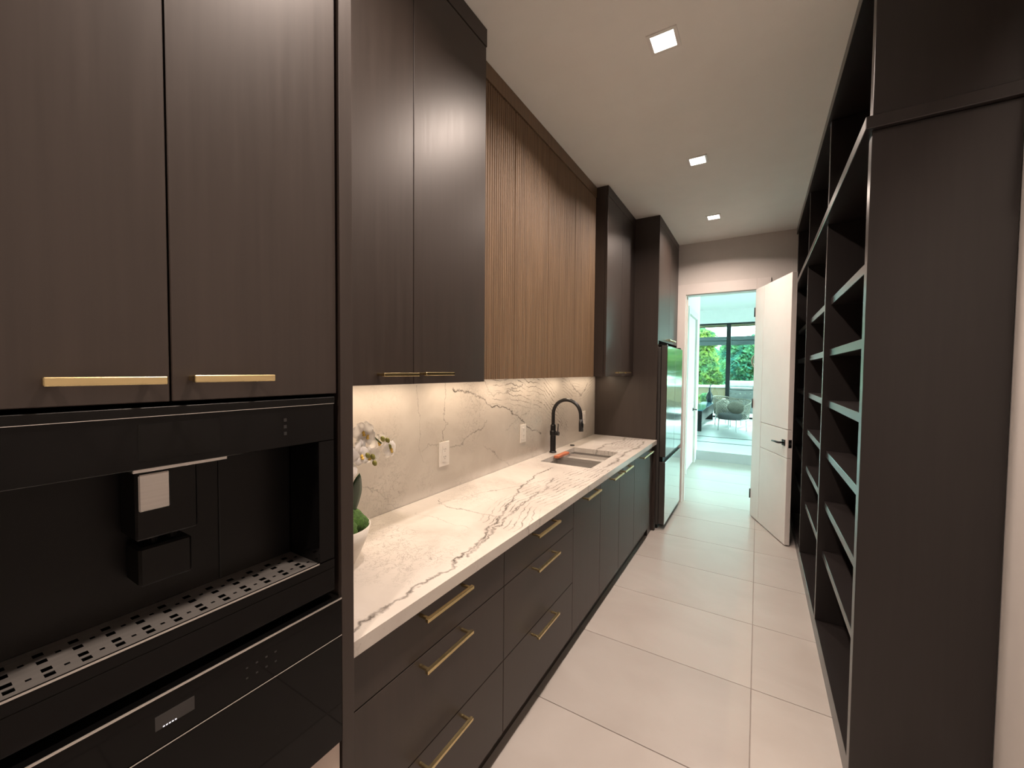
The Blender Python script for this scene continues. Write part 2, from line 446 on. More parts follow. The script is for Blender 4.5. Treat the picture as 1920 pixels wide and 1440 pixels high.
# ------------------------------------------------------------------ mesh helpers
class MB:
    def __init__(s):
        s.v, s.f, s.m = [], [], []

    def box(s, x0, x1, y0, y1, z0, z1):
        n = len(s.v)
        s.v += [(x0, y0, z0), (x1, y0, z0), (x1, y1, z0), (x0, y1, z0), (x0, y0, z1), (x1, y0, z1), (x1, y1, z1), (x0, y1, z1)]
        s.f += [(n, n + 3, n + 2, n + 1), (n + 4, n + 5, n + 6, n + 7), (n, n + 1, n + 5, n + 4), (n + 1, n + 2, n + 6, n + 5),
                (n + 2, n + 3, n + 7, n + 6), (n + 3, n, n + 4, n + 7)]
        return s

    def obox(s, org, ax, ay, az):
        """box spanned by three vectors from a corner"""
        o, ax, ay, az = Vector(org), Vector(ax), Vector(ay), Vector(az)
        n = len(s.v)
        for k in (0, 1):
            for p in ((0, 0), (1, 0), (1, 1), (0, 1)):
                s.v.append(tuple(o + ax * p[0] + ay * p[1] + az * k))
        fs = [(n, n + 3, n + 2, n + 1), (n + 4, n + 5, n + 6, n + 7), (n, n + 1, n + 5, n + 4), (n + 1, n + 2, n + 6, n + 5),
              (n + 2, n + 3, n + 7, n + 6), (n + 3, n, n + 4, n + 7)]
        if ax.cross(ay).dot(az) < 0:
            fs = [tuple(reversed(q)) for q in fs]
        s.f += fs
        return s

    def tube(s, path, r, seg=12, cap=True):
        path = [Vector(p) for p in path]
        rs = r if isinstance(r, (list, tuple)) else [r] * len(path)
        n0 = len(s.v)
        prev = None
        for i, p in enumerate(path):
            if i == 0:
                t = path[1] - path[0]
            elif i == len(path) - 1:
                t = path[-1] - path[-2]
            else:
                t = path[i + 1] - path[i - 1]
            t.normalize()
            if prev is None:
                a = t.cross(Vector((0, 0, 1)))
                if a.length < 0.05:
                    a = t.cross(Vector((1, 0, 0)))
                a.normalize()
            else:
                a = prev - t * prev.dot(t)
                a.normalize()
            prev = a
            bb = t.cross(a)
            for k in range(seg):
                an = 2 * PI * k / seg
                s.v.append(tuple(p + (a * math.cos(an) + bb * math.sin(an)) * rs[i]))
        for i in range(len(path) - 1):
            for k in range(seg):
                a0 = n0 + i * seg + k
                a1 = n0 + i * seg + (k + 1) % seg
                s.f.append((a0, a1, a1 + seg, a0 + seg))
        if cap:
            s.f.append(tuple(reversed([n0 + k for k in range(seg)])))
            e = n0 + (len(path) - 1) * seg
            s.f.append(tuple(e + k for k in range(seg)))
        return s

    def lathe(s, prof, c, seg=24, close=False):
        """profile [(r, z)] bottom to top about a vertical axis through c"""
        n0 = len(s.v)
        for r, z in prof:
            for k in range(seg):
                an = 2 * PI * k / seg
                s.v.append((c[0] + r * math.cos(an), c[1] + r * math.sin(an), c[2] + z))
        for i in range(len(prof) - 1):
            for k in range(seg):
                a0 = n0 + i * seg + k
                a1 = n0 + i * seg + (k + 1) % seg
                s.f.append((a0, a1, a1 + seg, a0 + seg))
        s.f.append(tuple(reversed([n0 + k for k in range(seg)])))
        e = n0 + (len(prof) - 1) * seg
        s.f.append(tuple(e + k for k in range(seg)))
        return s

    def quadgrid(s, rows):
        """rows of equally many points -> sheet"""
        n0 = len(s.v)
        w = len(rows[0])
        for r in rows:
            s.v += [tuple(p) for p in r]
        for i in range(len(rows) - 1):
            for k in range(w - 1):
                a = n0 + i * w + k
                s.f.append((a, a + 1, a + w + 1, a + w))
        return s

    def mesh(s, name, mat, off=(0, 0, 0), bevel=0.0, smooth=False, seg=1):
        me = bpy.data.meshes.new(name)
        me.from_pydata([(x - off[0], y - off[1], z - off[2]) for x, y, z in s.v], [], s.f)
        if bevel:
            bm = bmesh.new()
            bm.from_mesh(me)
            bmesh.ops.bevel(bm, geom=bm.edges[:], offset=bevel, segments=seg, affect='EDGES', profile=0.5, clamp_overlap=True)
            bm.to_mesh(me)
            bm.free()
        me.materials.append(mat)
        if smooth:
            for p in me.polygons:
                p.use_smooth = True
        me.update()
        return me

    def build(s, name, mat, parent=None, bevel=0.0, smooth=False, seg=1):
        mat = M[mat] if isinstance(mat, str) else mat
        me = s.mesh(name, mat, wloc(parent), bevel, smooth, seg)
        o = bpy.data.objects.new(name, me)
        col.objects.link(o)
        o.parent = parent
        return o


def wloc(o):
    p = Vector((0, 0, 0))
    while o is not None:
        p += o.location
        o = o.parent
    return p


def tag(o, label=None, cat=None, group=None, kind=None):
    if label:
        o['label'] = label
    if cat:
        o['category'] = cat
    if group:
        o['group'] = group
    if kind:
        o['kind'] = kind
    return o


def thing(name, loc, label, cat, group=None):
    o = bpy.data.objects.new(name, None)
    o.empty_display_size = 0.1
    col.objects.link(o)
    o.location = loc
    return tag(o, label, cat, group)


def struct(o):
    o['kind'] = 'structure'
    return o


def sroot(name, loc=(0, 0, 0)):
    o = bpy.data.objects.new(name, None)
    col.objects.link(o)
    o.location = loc
    o['kind'] = 'structure'
    return o


def B(*a):
    return MB().box(*a)


def inst(me, name, parent, wpos, rot=(0, 0, 0)):
    o = bpy.data.objects.new(name, me)
    col.objects.link(o)
    o.parent = parent
    o.location = Vector(wpos) - wloc(parent)
    o.rotation_euler = rot
    return o


def copy_tree(o, parent=None):
    c = o.copy()
    col.objects.link(c)
    c.parent = parent
    for ch in o.children:
        copy_tree(ch, c)
    return c


# ------------------------------------------------------------------ dimensions
XW = -1.50            # left wall
XB = 0.698            # right wall
CEIL = 3.12
YF = 5.28             # door wall
YN = -2.6
HALL_X0, HALL_X1 = -0.93, 3.2
Y_STEP, Y_WIN = 8.02, 14.2
CEIL2 = 3.54
PLAT = 0.17

# ------------------------------------------------------------------ setting
floor = struct(B(-1.7, 3.3, YN - 0.1, Y_STEP + 0.02, -0.12, -0.004).build('floor', 'grout'))
xj = [-1.5, -1.208, 0.010, 1.228, 2.446, 3.2]
yj = []
y = 1.722
while y > YN:
    y -= 0.606
while y < Y_STEP:
    yj.append(y)
    y += 0.606
yj.append(y)
G = 0.002
for i in range(len(xj) - 1):
    for k in range(len(yj) - 1):
        a, b_ = max(yj[k], YN), min(yj[k + 1], Y_STEP)
        if b_ - a < 0.02:
            continue
        if xj[i] > 0.5 and b_ < YF:
            continue
        x1 = xj[i + 1] if b_ > YF + 0.2 else min(xj[i + 1], XB)
        x0 = xj[i]
        t = MB().box(x0 + G, x1 - G, a + G, b_ - G, -0.01, 0.0)
        cx, cy = (x0 + x1) / 2, (a + b_) / 2
        me = t.mesh('floor_tile', M['tile'], (cx, cy, 0), 0.001)
        inst(me, 'floor_tile', floor, (cx, cy, 0))

struct(B(XW - 0.1, XB + 0.1, YN - 0.1, YF + 0.14, CEIL, CEIL + 0.1).build('ceiling', 'ceiling'))
struct(B(XW - 0.12, XW, YN - 0.1, YF + 0.14, -0.1, CEIL).build('wall_left', 'wall'))
struct(B(XB, XB + 0.12, YN - 0.1, YF + 0.14, -0.1, CEIL).build('wall_right', 'wall'))
struct(B(XW, XB, YN - 0.12, YN, -0.1, CEIL).build('wall_near', 'wall'))
OX0, OX1, OZ = -0.775, -0.020, 2.525
w = MB()
w.box(XW, OX0, YF, YF + 0.14, -0.1, CEIL)
w.box(OX1, XB, YF, YF + 0.14, -0.1, CEIL)
w.box(OX0, OX1, YF, YF + 0.14, OZ, CEIL)
struct(w.build('wall_far', 'wall'))
# door casing
c = sroot('trim_1', (OX0, YF, 0))
B(-0.852, OX0 + 0.012, YF - 0.018, YF, 0.0, 2.634).build('casing_board', 'trim_paint', c, 0.002)
B(OX1 - 0.012, 0.10, YF - 0.018, YF, 0.0, 2.634).build('casing_board', 'trim_paint', c, 0.002)
B(OX0 + 0.012, OX1 - 0.012, YF - 0.018, YF, OZ - 0.012, 2.634).build('casing_board', 'trim_paint', c, 0.002)
jm = MB()
jm.box(OX0, OX0 + 0.018, YF, YF + 0.14, 0, OZ)
jm.box(OX0 + 0.018, OX0 + 0.032, YF + 0.045, YF + 0.085, 0, OZ - 0.018)
jm.box(OX1 - 0.018, OX1, YF, YF + 0.14, 0, OZ)
jm.box(OX0 + 0.018, OX1 - 0.018, YF, YF + 0.14, OZ - 0.018, OZ)
jm.build('jamb', 'trim_paint', c)
struct(B(XB - 0.014, XB, YN, 1.93, 0.0, 0.13).build('baseboard_right', 'trim_paint', None, 0.002))
struct(B(XW, XW + 0.014, YN, -0.08, 0.0, 0.13).build('baseboard_left', 'trim_paint', None, 0.002))

# beyond the door: hall, step, living room
struct(B(HALL_X0 - 0.12, HALL_X0, YF + 0.14, 6.72, -0.1, CEIL).build('wall_hall_left', 'hall_wall'))
wl = MB()
wl.box(HALL_X0 - 0.12, HALL_X0, 6.72, 7.78, 2.52, CEIL)
wl.box(HALL_X0 - 0.12, HALL_X0, 7.78, Y_STEP + 0.1, -0.1, CEIL)
struct(wl.build('wall_hall_corner', 'hall_wall'))
wl = MB()
wl.box(HALL_X1, HALL_X1 + 0.12, YF + 0.14, 6.0, -0.1, CEIL2)
wl.box(HALL_X1, HALL_X1 + 0.12, 6.0, Y_WIN + 0.1, 3.05, CEIL2)
wl.box(HALL_X1, HALL_X1 + 0.12, 14.1, Y_WIN + 0.1, -0.1, 3.05)
wl.box(HALL_X1, HALL_X1 + 0.12, 6.0, 14.1, -0.1, PLAT)
struct(wl.build('wall_hall_right', 'hall_wall'))
w2 = sroot('added_side_window', (HALL_X1 + 0.06, 10.0, PLAT))  # unseen side window, added to let more daylight into the hall
for k in range(7):
    yy = 6.0 + 1.35 * k
    B(HALL_X1 + 0.03, HALL_X1 + 0.09, yy, min(yy + 0.06, 14.1), PLAT, 3.05).build('mullion', 'black_frame', w2)
    if k < 6:
        B(HALL_X1 + 0.055, HALL_X1 + 0.065, yy + 0.06, yy + 1.35, PLAT, 3.05).build('pane', 'pane', w2)
struct(B(XB + 0.12, HALL_X1, YF + 0.02, YF + 0.14, -0.1, CEIL).build('wall_hall_near', 'hall_wall'))
struct(B(HALL_X0 - 0.12, HALL_X1 + 0.12, YF + 0.14, Y_STEP + 0.1, CEIL, CEIL + 0.1).build('ceiling_hall', 'hall_wall'))
struct(B(-3.3, HALL_X1 + 0.12, Y_STEP + 0.0, Y_WIN + 0.15, CEIL2, CEIL2 + 0.1).build('ceiling_living', 'hall_wall'))
wl = MB()
wl.box(-3.3, HALL_X1, Y_STEP, Y_STEP + 0.1, CEIL + 0.1, CEIL2)
wl.box(-3.3, HALL_X0 - 0.12, Y_STEP, Y_STEP + 0.1, -0.1, CEIL2)
struct(wl.build('wall_living_near', 'hall_wall'))
struct(B(-3.42, -3.3, Y_STEP, Y_WIN + 0.1, -0.1, CEIL2 + 0.1).build('wall_living_left', 'hall_wall'))
pf = struct(B(-3.3, HALL_X1, Y_STEP, Y_WIN + 0.12, -0.12, PLAT).build('floor_step', 'platform'))
for yy in (9.05, 9.82):
    B(-3.2, HALL_X1 - 0.1, yy, yy + 0.05, PLAT, PLAT + 0.004).build('floor_track', 'black_frame', pf)

# door_2 in the hall's left wall
d2 = sroot('door_2', (HALL_X0, 7.2, 0))
B(HALL_X0 - 0.06, HALL_X0 - 0.028, 6.78, 7.70, 0.008, 2.49).build('door_leaf', 'door_paint', d2)
for z0, z1 in ((0.008, 0.805), (0.812, 1.065), (1.072, 2.49)):
    B(HALL_X0 - 0.028, HALL_X0 - 0.018, 6.783, 7.697, z0, z1).build('panel', 'door_paint', d2, 0.002)
fr = MB()
fr.box(HALL_X0 - 0.118, HALL_X0 + 0.015, 6.70, 6.775, 0, 2.60)
fr.box(HALL_X0 - 0.118, HALL_X0 + 0.015, 7.705, 7.80, 0, 2.60)
fr.box(HALL_X0 - 0.118, HALL_X0 + 0.015, 6.775, 7.705, 2.496, 2.60)
fr.build('door_frame', 'trim_paint', d2)
hd = B(HALL_X0 - 0.018, HALL_X0 - 0.008, 7.57, 7.62, 0.92, 0.97).build('door_rose', 'matte_black', d2)
MB().tube([(HALL_X0 - 0.01, 7.595, 0.945), (HALL_X0 + 0.045, 7.595, 0.945), (HALL_X0 + 0.05, 7.58, 0.945), (HALL_X0 + 0.05, 7.48, 0.945)], 0.008, 8).build('lever', 'matte_black', hd, smooth=True)

# window wall
wl = MB()
wl.box(-3.3, HALL_X1, Y_WIN, Y_WIN + 0.15, 3.12, CEIL2)
struct(wl.build('wall_window_header', 'hall_wall'))
w1 = sroot('window_1', (0, Y_WIN + 0.05, PLAT))
mx = [-3.24, -2.02, -0.80, 0.42, 1.64, 3.14]
for k, x in enumerate(mx):
    B(x - 0.06, x + 0.06, Y_WIN + 0.02, Y_WIN + 0.12, PLAT, 3.12).build('mullion', 'black_frame', w1)
for k in range(len(mx) - 1):
    B(mx[k] + 0.06, mx[k + 1] - 0.06, Y_WIN + 0.03, Y_WIN + 0.11, 3.07, 3.12).build('window_rail', 'black_frame', w1)
    B(mx[k] + 0.06, mx[k + 1] - 0.06, Y_WIN + 0.03, Y_WIN + 0.11, PLAT, PLAT + 0.05).build('window_rail', 'black_frame', w1)
    B(mx[k] + 0.06, mx[k + 1] - 0.06, Y_WIN + 0.065, Y_WIN + 0.075, PLAT + 0.05, 3.07).build('pane', 'pane', w1)

# door_1, swung into the kitchen
H = Vector((-0.040, 5.19, 0))
D = Vector((0.352, -0.936, 0)).normalized()
N = Vector((D.y, -D.x, 0))          # faces the camera side (-x, -y)
if N.x > 0:
    N = -N
d1 = sroot('door_1', H)
U = Vector((0, 0, 1))
LW, LZ0, LZ1 = 0.807, 0.010, 2.497
MB().obox(H + U * LZ0 - N * 0.030, D * LW, -N * 0.012, U * (LZ1 - LZ0)).build('door_leaf', 'door_paint', d1)


def dpanel(s0, s1, z0, z1):
    MB().obox(H + D * s0 + U * z0 - N * 0.030, D * (s1 - s0), N * 0.030, U * (z1 - z0)).build('panel', 'door_paint', d1, 0.002)


dpanel(0, 0.217, LZ0, LZ1)
dpanel(0.222, LW, LZ0, 0.806)
dpanel(0.222, LW, 0.811, 1.068)
dpanel(0.222, LW, 1.073, LZ1)
rs = MB().obox(H + D * 0.715 + U * 0.918, D * 0.055, N * 0.009, U * 0.055).build('door_rose', 'matte_black', d1, 0.002)
hb = H + D * 0.742 + U * 0.945
MB().tube([hb + N * 0.005, hb + N * 0.045, hb + N * 0.052 - D * 0.012, hb + N * 0.052 - D * 0.06, hb + N * 0.050 - D * 0.125 - U * 0.004],
          [0.010, 0.010, 0.010, 0.009, 0.008], 10).build('lever', 'matte_black', rs, smooth=True)
lp = MB().obox(H + D * LW + U * 0.905 - N * 0.036, D * 0.002, N * 0.026, U * 0.075).build('latch_plate', 'matte_black', d1)
MB().obox(H + D * (LW + 0.002) + U * 0.932 - N * 0.028, D * 0.008, N * 0.011, U * 0.020).build('latch_bolt', 'steel', lp)
for hz in (0.25, 1.25, 2.25):
    MB().tube([H + N * 0.004 - D * 0.004 + U * (hz - 0.05), H + N * 0.004 - D * 0.004 + U * (hz + 0.05)], 0.007, 8).build('hinge', 'matte_black', d1, smooth=True)


# ------------------------------------------------------------------ shared pull handles
def pull_mesh(L, post_in=0.012, out=0.040):
    m = MB()
    m.box(out - 0.006, out + 0.006, -L / 2, L / 2, -0.006, 0.006)
    for s in (-1, 1):
        yc = s * (L / 2 - post_in)
        m.box(0.0, out - 0.004, yc - 0.0045, yc + 0.0045, -0.0045, 0.0045)
    return m.mesh('handle', M['brass'], (0, 0, 0), 0.0012)


PULL = {L: pull_mesh(L) for L in (0.13, 0.16, 0.228, 0.36)}
GAP = 0.0016


def front(kind, mat, root, x, y0, y1, z0, z1, th=0.021, pull=None):
    """a door or drawer front whose face is at x; pull = (length, y centre, z)"""
    o = B(x - th, x, y0 + GAP, y1 - GAP, z0 + GAP, z1 - GAP).build(kind, mat, root, 0.0012)
    if pull:
        inst(PULL[pull[0]], 'handle', o, (x, pull[1], pull[2]))
    return o


# ------------------------------------------------------------------ tall appliance cabinet
XT = -0.835
tall = thing('tall_cabinet', (-1.15, 0.29, 0), 'tall dark wood cabinet housing the coffee machine, with two gold-handled doors', 'cabinet')
g = MB().box(-1.48, -0.830, 0.598, 0.632, 0.0, CEIL - 0.003)
g.build('side_panel', 'dark_wood', tall, 0.001)
B(-1.48, -0.822, -0.070, -0.036, 0.0, CEIL - 0.003).build('side_panel', 'dark_wood', tall, 0.001)
B(-1.48, XT - 0.022, -0.034, 0.596, 1.534, 3.115).build('carcass', 'dark_wood', tall)
B(-1.48, -1.46, -0.034, 0.596, 0.10, 1.530).build('back_panel', 'black_void', tall)
front('door', 'dark_wood', tall, XT, -0.032, 0.281, 1.532, 3.040, pull=(0.13, 0.1975, 1.570))
front('door', 'dark_wood', tall, XT, 0.281, 0.592, 1.532, 3.040, pull=(0.13, 0.363, 1.572))
B(XT - 0.022, XT, -0.034, 0.596, 3.043, 3.117).build('top_filler', 'dark_wood_h', tall, 0.001)
B(-1.45, XT - 0.022, -0.034, 0.596, 0.10, 0.690).build('lower_carcass', 'dark_wood', tall)
B(-1.45, -0.92, -0.034, 0.596, 0.0, 0.10).build('toe_kick', 'dark_wood_h', tall)
tag(front('drawer', 'beige_front', tall, XT, -0.032, 0.596, 0.102, 0.700), 'pale beige drawer front')

# ------------------------------------------------------------------ coffee machine
cm = thing('coffee_machine', (-1.1, 0.275, 1.07), 'black glass built-in coffee machine with perforated steel drip tray', 'coffee machine')
CY0, CY1 = -0.030, 0.584
B(-1.40, -0.955, CY0 + 0.005, CY1 - 0.005, 1.072, 1.518).build('housing', 'black_plastic', cm)
B(-0.955, XT - 0.016, CY0 + 0.006, CY1 - 0.004, 1.432, 1.522).build('control_carcass', 'black_plastic', cm)
B(-0.955, -0.950, CY0 + 0.036, CY1 - 0.040, 1.150, 1.431).build('back_panel', 'black_plastic', cm)
B(-0.950, -0.948, 0.395, 0.398, 1.152, 1.425).build('panel_joint', 'black_void', cm)
cp = B(XT - 0.016, XT, CY0, CY1, 1.427, 1.511).build('control_panel', 'black_glass', cm, 0.0012)
B(XT, XT + 0.0006, 0.238, 0.352, 1.440, 1.499).build('display', 'black_plastic', cp)
for k in range(3):
    B(XT, XT + 0.0005, 0.468, 0.474, 1.452 + 0.014 * k, 1.459 + 0.014 * k).build('touch_mark', 'icon', cp)
B(XT - 0.012, XT + 0.003, CY0, CY1, 1.5115, 1.526).build('top_trim', 'black_plastic', cm, 0.0008)
B(XT - 0.004, XT + 0.0015, CY0, CY1, 1.5105, 1.5125).build('chrome_line', 'chrome', cm)
# cavity frame
B(-0.950, XT, 0.546, CY1, 1.150, 1.4265).build('side_frame', 'black_glass', cm, 0.001)
B(-0.950, XT, CY0, CY0 + 0.036, 1.150, 1.4265).build('side_frame', 'black_glass', cm, 0.001)
sp = B(-0.945, -0.872, 0.243, 0.330, 1.300, 1.4265).build('spout', 'black_plastic', cm, 0.003)
tag(B(-0.872, -0.866, 0.246, 0.288, 1.350, 1.412).build('spout_plate', 'steel', sp, 0.002), 'brushed silver plate')
MB().lathe([(0.006, 0), (0.009, 0.02)], (-0.905, 0.275, 1.283), 10).build('nozzle', 'black_plastic', sp)
MB().lathe([(0.006, 0), (0.009, 0.02)], (-0.905, 0.302, 1.283), 10).build('nozzle', 'black_plastic', sp)
B(-0.948, -0.885, 0.250, 0.325, 1.215, 1.283).build('milk_valve', 'black_plastic', cm, 0.004)
B(-0.900, -0.855, 0.236, 0.372, 1.418, 1.4268).build('reflection_ledge', 'steel', cm, 0.001)  # steel ledge built to stand in for a bar-shaped light reflection
# drip tray: plate with real square holes
TX0, TX1, TY0, TY1, TZ = -0.949, XT - 0.001, CY0 + 0.037, 0.545, 1.151
holes = []
py = 0.0375
n_h = int((TY1 - TY0 - 0.03) / py)
for k in range(n_h + 1):
    yc = TY0 + 0.022 + k * py
    for xc in (-0.925, -0.900, -0.872, -0.854):
        holes.append((xc - 0.0055, xc + 0.0055, yc - 0.0055, yc + 0.0055))
    for xc in (-0.912, -0.863):
        holes.append((xc - 0.0028, xc + 0.0028, yc + py / 2 - 0.003, yc + py / 2 + 0.003))
xs = sorted({TX0, TX1} | {h[0] for h in holes} | {h[1] for h in holes})
ys = sorted({TY0, TY1} | {h[2] for h in holes if h[2] < TY1} | {h[3] for h in holes if h[3] < TY1})
tr = MB()
tr.v = [(a, b_, TZ) for a in xs for b_ in ys]
ny = len(ys)
for i in range(len(xs) - 1):
    for k in range(ny - 1):
        mxx, myy = (xs[i] + xs[i + 1]) / 2, (ys[k] + ys[k + 1]) / 2
        if any(h[0] < mxx < h[1] and h[2] < myy < h[3] for h in holes):
            continue
        tr.f.append((i * ny + k, (i + 1) * ny + k, (i + 1) * ny + k + 1, i * ny + k + 1))
dt = tr.build('drip_tray', 'tray_steel', cm)
B(TX0, TX1 - 0.002, TY0, TY1, TZ - 0.024, TZ - 0.022).build('drip_pan', 'black_void', dt)
B(XT - 0.003, XT + 0.001, TY0, TY1, TZ - 0.003, TZ + 0.0005).build('tray_edge', 'chrome', dt)
B(-0.955, XT, CY0, CY1, 1.074, 1.1275).build('tray_front', 'black_glass', cm, 0.001)
B(XT - 0.004, XT, CY0, CY1, 1.1278, 1.1478).build('tray_front_edge', 'black_glass', cm, 0.0008)
for sgn, yy in ((0, CY0), (1, 0.546)):
    B(-0.950, XT - 0.004, yy if sgn == 0 else 0.546, CY0 + 0.036 if sgn == 0 else CY1, 1.128, 1.149).build('side_foot', 'black_glass', cm)

# ------------------------------------------------------------------ lower appliance
lo = thing('warming_drawer', (-1.1, 0.28, 0.703), 'black glass warming drawer with bright steel top edge below the coffee machine', 'warming drawer')
B(-1.40, XT - 0.016, CY0 + 0.005, 0.588, 0.708, 1.048).build('housing', 'black_plastic', lo)
tag(B(XT - 0.030, XT + 0.012, CY0, 0.594, 1.0495, 1.0545).build('top_edge', 'chrome', lo, 0.0008), 'bright steel top edge')
p2 = B(XT - 0.015, XT + 0.010, CY0, 0.594, 0.965, 1.049).build('control_panel', 'black_glass', lo, 0.001)
B(XT + 0.010, XT + 0.0106, 0.248, 0.302, 0.996, 1.020).build('display', 'display', p2)
for k in range(5):
    B(XT + 0.0106, XT + 0.011, 0.258 + 0.004 * k, 0.2605 + 0.004 * k, 0.997, 0.999).build('clock_digit', 'icon_bright', p2)
for k in range(4):
    for j in range(2):
        B(XT + 0.010, XT + 0.0105, 0.385 + 0.018 * k, 0.389 + 0.018 * k, 0.993 + 0.02 * j, 0.996 + 0.02 * j).build('touch_mark', 'icon', p2)
B(XT - 0.010, XT + 0.0108, CY0, 0.594, 0.9625, 0.9645).build('chrome_line', 'chrome', lo)
B(XT - 0.015, XT + 0.010, CY0, 0.594, 0.706, 0.962).build('drawer_front', 'black_glass', lo, 0.001)

# ------------------------------------------------------------------ base cabinets
XF = -0.860
ZB, ZT = 0.100, 0.870


def base_cab(name, y0, y1, label, cat='cabinet', top=ZT + 0.002):
    r = thing(name, (-1.17, (y0 + y1) / 2, 0), label, cat)
    B(-1.478, XF - 0.022, y0 + 0.0005, y1 - 0.0005, ZB, top).build('carcass', 'dark_wood', r)
    B(-1.478, XF - 0.045, y0 + 0.0005, y1 - 0.0005, 0.0, ZB - 0.001).build('toe_kick', 'dark_wood_h', r)
    return r


for (y0, y1, lab, hc) in ((0.640, 1.368, 'dark wood three-drawer base cabinet beside the tall cabinet', 0.990),
                          (1.368, 2.090, 'dark wood three-drawer base cabinet next to the single-door cabinet', 1.710)):
    r = base_cab('drawer_cabinet', y0, y1, lab)
    for z0, z1 in ((ZB, 0.405), (0.405, 0.713), (0.713, ZT)):
        front('drawer', 'dark_wood', r, XF, y0, y1, z0, z1, pull=(0.228, hc, z1 - 0.024))
r = base_cab('base_cabinet', 2.090, 2.546, 'dark wood single-door base cabinet between drawers and sink cabinet')
front('door', 'dark_wood', r, XF, 2.090, 2.546, ZB, ZT, pull=(0.228, 2.325, ZT - 0.022))
r = base_cab('sink_cabinet', 2.546, 3.400, 'dark wood two-door cabinet under the sink', top=0.66)
front('door', 'dark_wood', r, XF, 2.546, 2.971, ZB, ZT, pull=(0.228, 2.825, ZT - 0.022))
front('door', 'dark_wood', r, XF, 2.971, 3.400, ZB, ZT, pull=(0.228, 3.085, ZT - 0.022))
r = thing('dishwasher', (-1.17, 3.69, 0), 'panel-front dishwasher with a long gold handle at the counter end', 'dishwasher')
B(-1.478, XF - 0.022, 3.4005, 3.985, ZB, ZT + 0.002).build('tub', 'black_plastic', r)
B(-1.478, XF - 0.045, 3.4005, 3.985, 0.0, ZB - 0.001).build('toe_kick', 'dark_wood_h', r)
front('door', 'dark_wood', r, XF, 3.400, 3.985, ZB, ZT, pull=(0.36, 3.735, ZT - 0.028))
fl = B(-1.478, XF - 0.020, 3.990, 4.158, 0.0, ZT + 0.002).build('filler_panel', 'dark_wood')
tag(fl, 'narrow dark filler panel between dishwasher and refrigerator surround', 'panel')

# ------------------------------------------------------------------ countertop with sink cut-out
SX0, SX1, SY0, SY1 = -1.375, -0.978, 2.680, 3.338


def slab_with_hole(x0, x1, y0, y1, z0, z1, hx0, hx1, hy0, hy1):
    m = MB()
    xs, ys = [x0, hx0, hx1, x1], [y0, hy0, hy1, y1]
    for z in (z0, z1):
        for a in xs:
            for b_ in ys:
                m.v.append((a, b_, z))
    id_ = lambda i, k, t: t * 16 + i * 4 + k
    for i in range(3):
        for k in range(3):
            if i == 1 and k == 1:
                continue
            m.f.append((id_(i, k, 1), id_(i + 1, k, 1), id_(i + 1, k + 1, 1), id_(i, k + 1, 1)))
            m.f.append((id_(i, k, 0), id_(i, k + 1, 0), id_(i + 1, k + 1, 0), id_(i + 1, k, 0)))
    for k in range(3):
        m.f.append((id_(0, k, 0), id_(0, k, 1), id_(0, k + 1, 1), id_(0, k + 1, 0)))
        m.f.append((id_(3, k, 0), id_(3, k + 1, 0), id_(3, k + 1, 1), id_(3, k, 1)))
        m.f.append((id_(k, 0, 0), id_(k + 1, 0, 0), id_(k + 1, 0, 1), id_(k, 0, 1)))
        m.f.append((id_(k, 3, 0), id_(k, 3, 1), id_(k + 1, 3, 1), id_(k + 1, 3, 0)))
    m.f += [(id_(1, 1, 0), id_(1, 2, 0), id_(1, 2, 1), id_(1, 1, 1)), (id_(2, 1, 0), id_(2, 1, 1), id_(2, 2, 1), id_(2, 2, 0)),
            (id_(1, 1, 0), id_(1, 1, 1), id_(2, 1, 1), id_(2, 1, 0)), (id_(1, 2, 0), id_(2, 2, 0), id_(2, 2, 1), id_(1, 2, 1))]
    return m


ct = slab_with_hole(-1.484, -0.838, 0.634, 4.158, 0.874, 0.914, SX0, SX1, SY0, SY1).build('countertop', 'marble_top')
tag(ct, 'polished cream marble countertop with grey veins and sink cut-out', 'countertop')
bs = B(-1.499, -1.485, 0.634, 4.158, 0.915, 1.535).build('backsplash', 'marble_wall')
tag(bs, 'cream veined marble slab backsplash behind the countertop', 'backsplash')

# ------------------------------------------------------------------ sink
sk = thing('sink', ((SX0 + SX1) / 2, (SY0 + SY1) / 2, 0.66), 'stainless steel double bowl undermount sink in the marble countertop', 'sink')


def bowl(x0, x1, y0, y1, z0, z1, t=0.004):
    m = MB()
    m.box(x0, x1, y0, y1, z0, z0 + t)
    m.box(x0, x0 + t, y0, y1, z0 + t, z1)
    m.box(x1 - t, x1, y0, y1, z0 + t, z1)
    m.box(x0 + t, x1 - t, y0, y0 + t, z0 + t, z1)
    m.box(x0 + t, x1 - t, y1 - t, y1, z0 + t, z1)
    return m


bowl(SX0 - 0.006, SX1 + 0.006, SY0 - 0.006, 2.992, 0.675, 0.872).build('bowl', 'sink_steel', sk)
bowl(SX0 - 0.006, SX1 + 0.006, 3.026, SY1 + 0.006, 0.675, 0.872).build('bowl', 'sink_steel', sk)
B(SX0 - 0.006, SX1 + 0.006, 2.992, 3.026, 0.70, 0.845).build('divider', 'sink_steel', sk, 0.003)
for yy in (2.84, 3.18):
    MB().lathe([(0.045, 0), (0.045, 0.003), (0.030, 0.0045), (0.012, 0.001)], (-1.18, yy, 0.679), 20).build('drain', 'chrome', sk, smooth=True)
cl = thing('colander', (-1.18, 3.08, 0.83), 'steel colander tray with a reddish wooden handle resting over the sink', 'colander')
bowl(-1.345, -0.995, 2.985, 3.150, 0.8735, 0.898, 0.003).build('tray', 'sink_steel', cl)
tag(B(-1.368, -1.325, 2.90, 3.115, 0.8985, 0.918).build('wooden_handle', 'terracotta', cl, 0.003), 'reddish wooden handle')

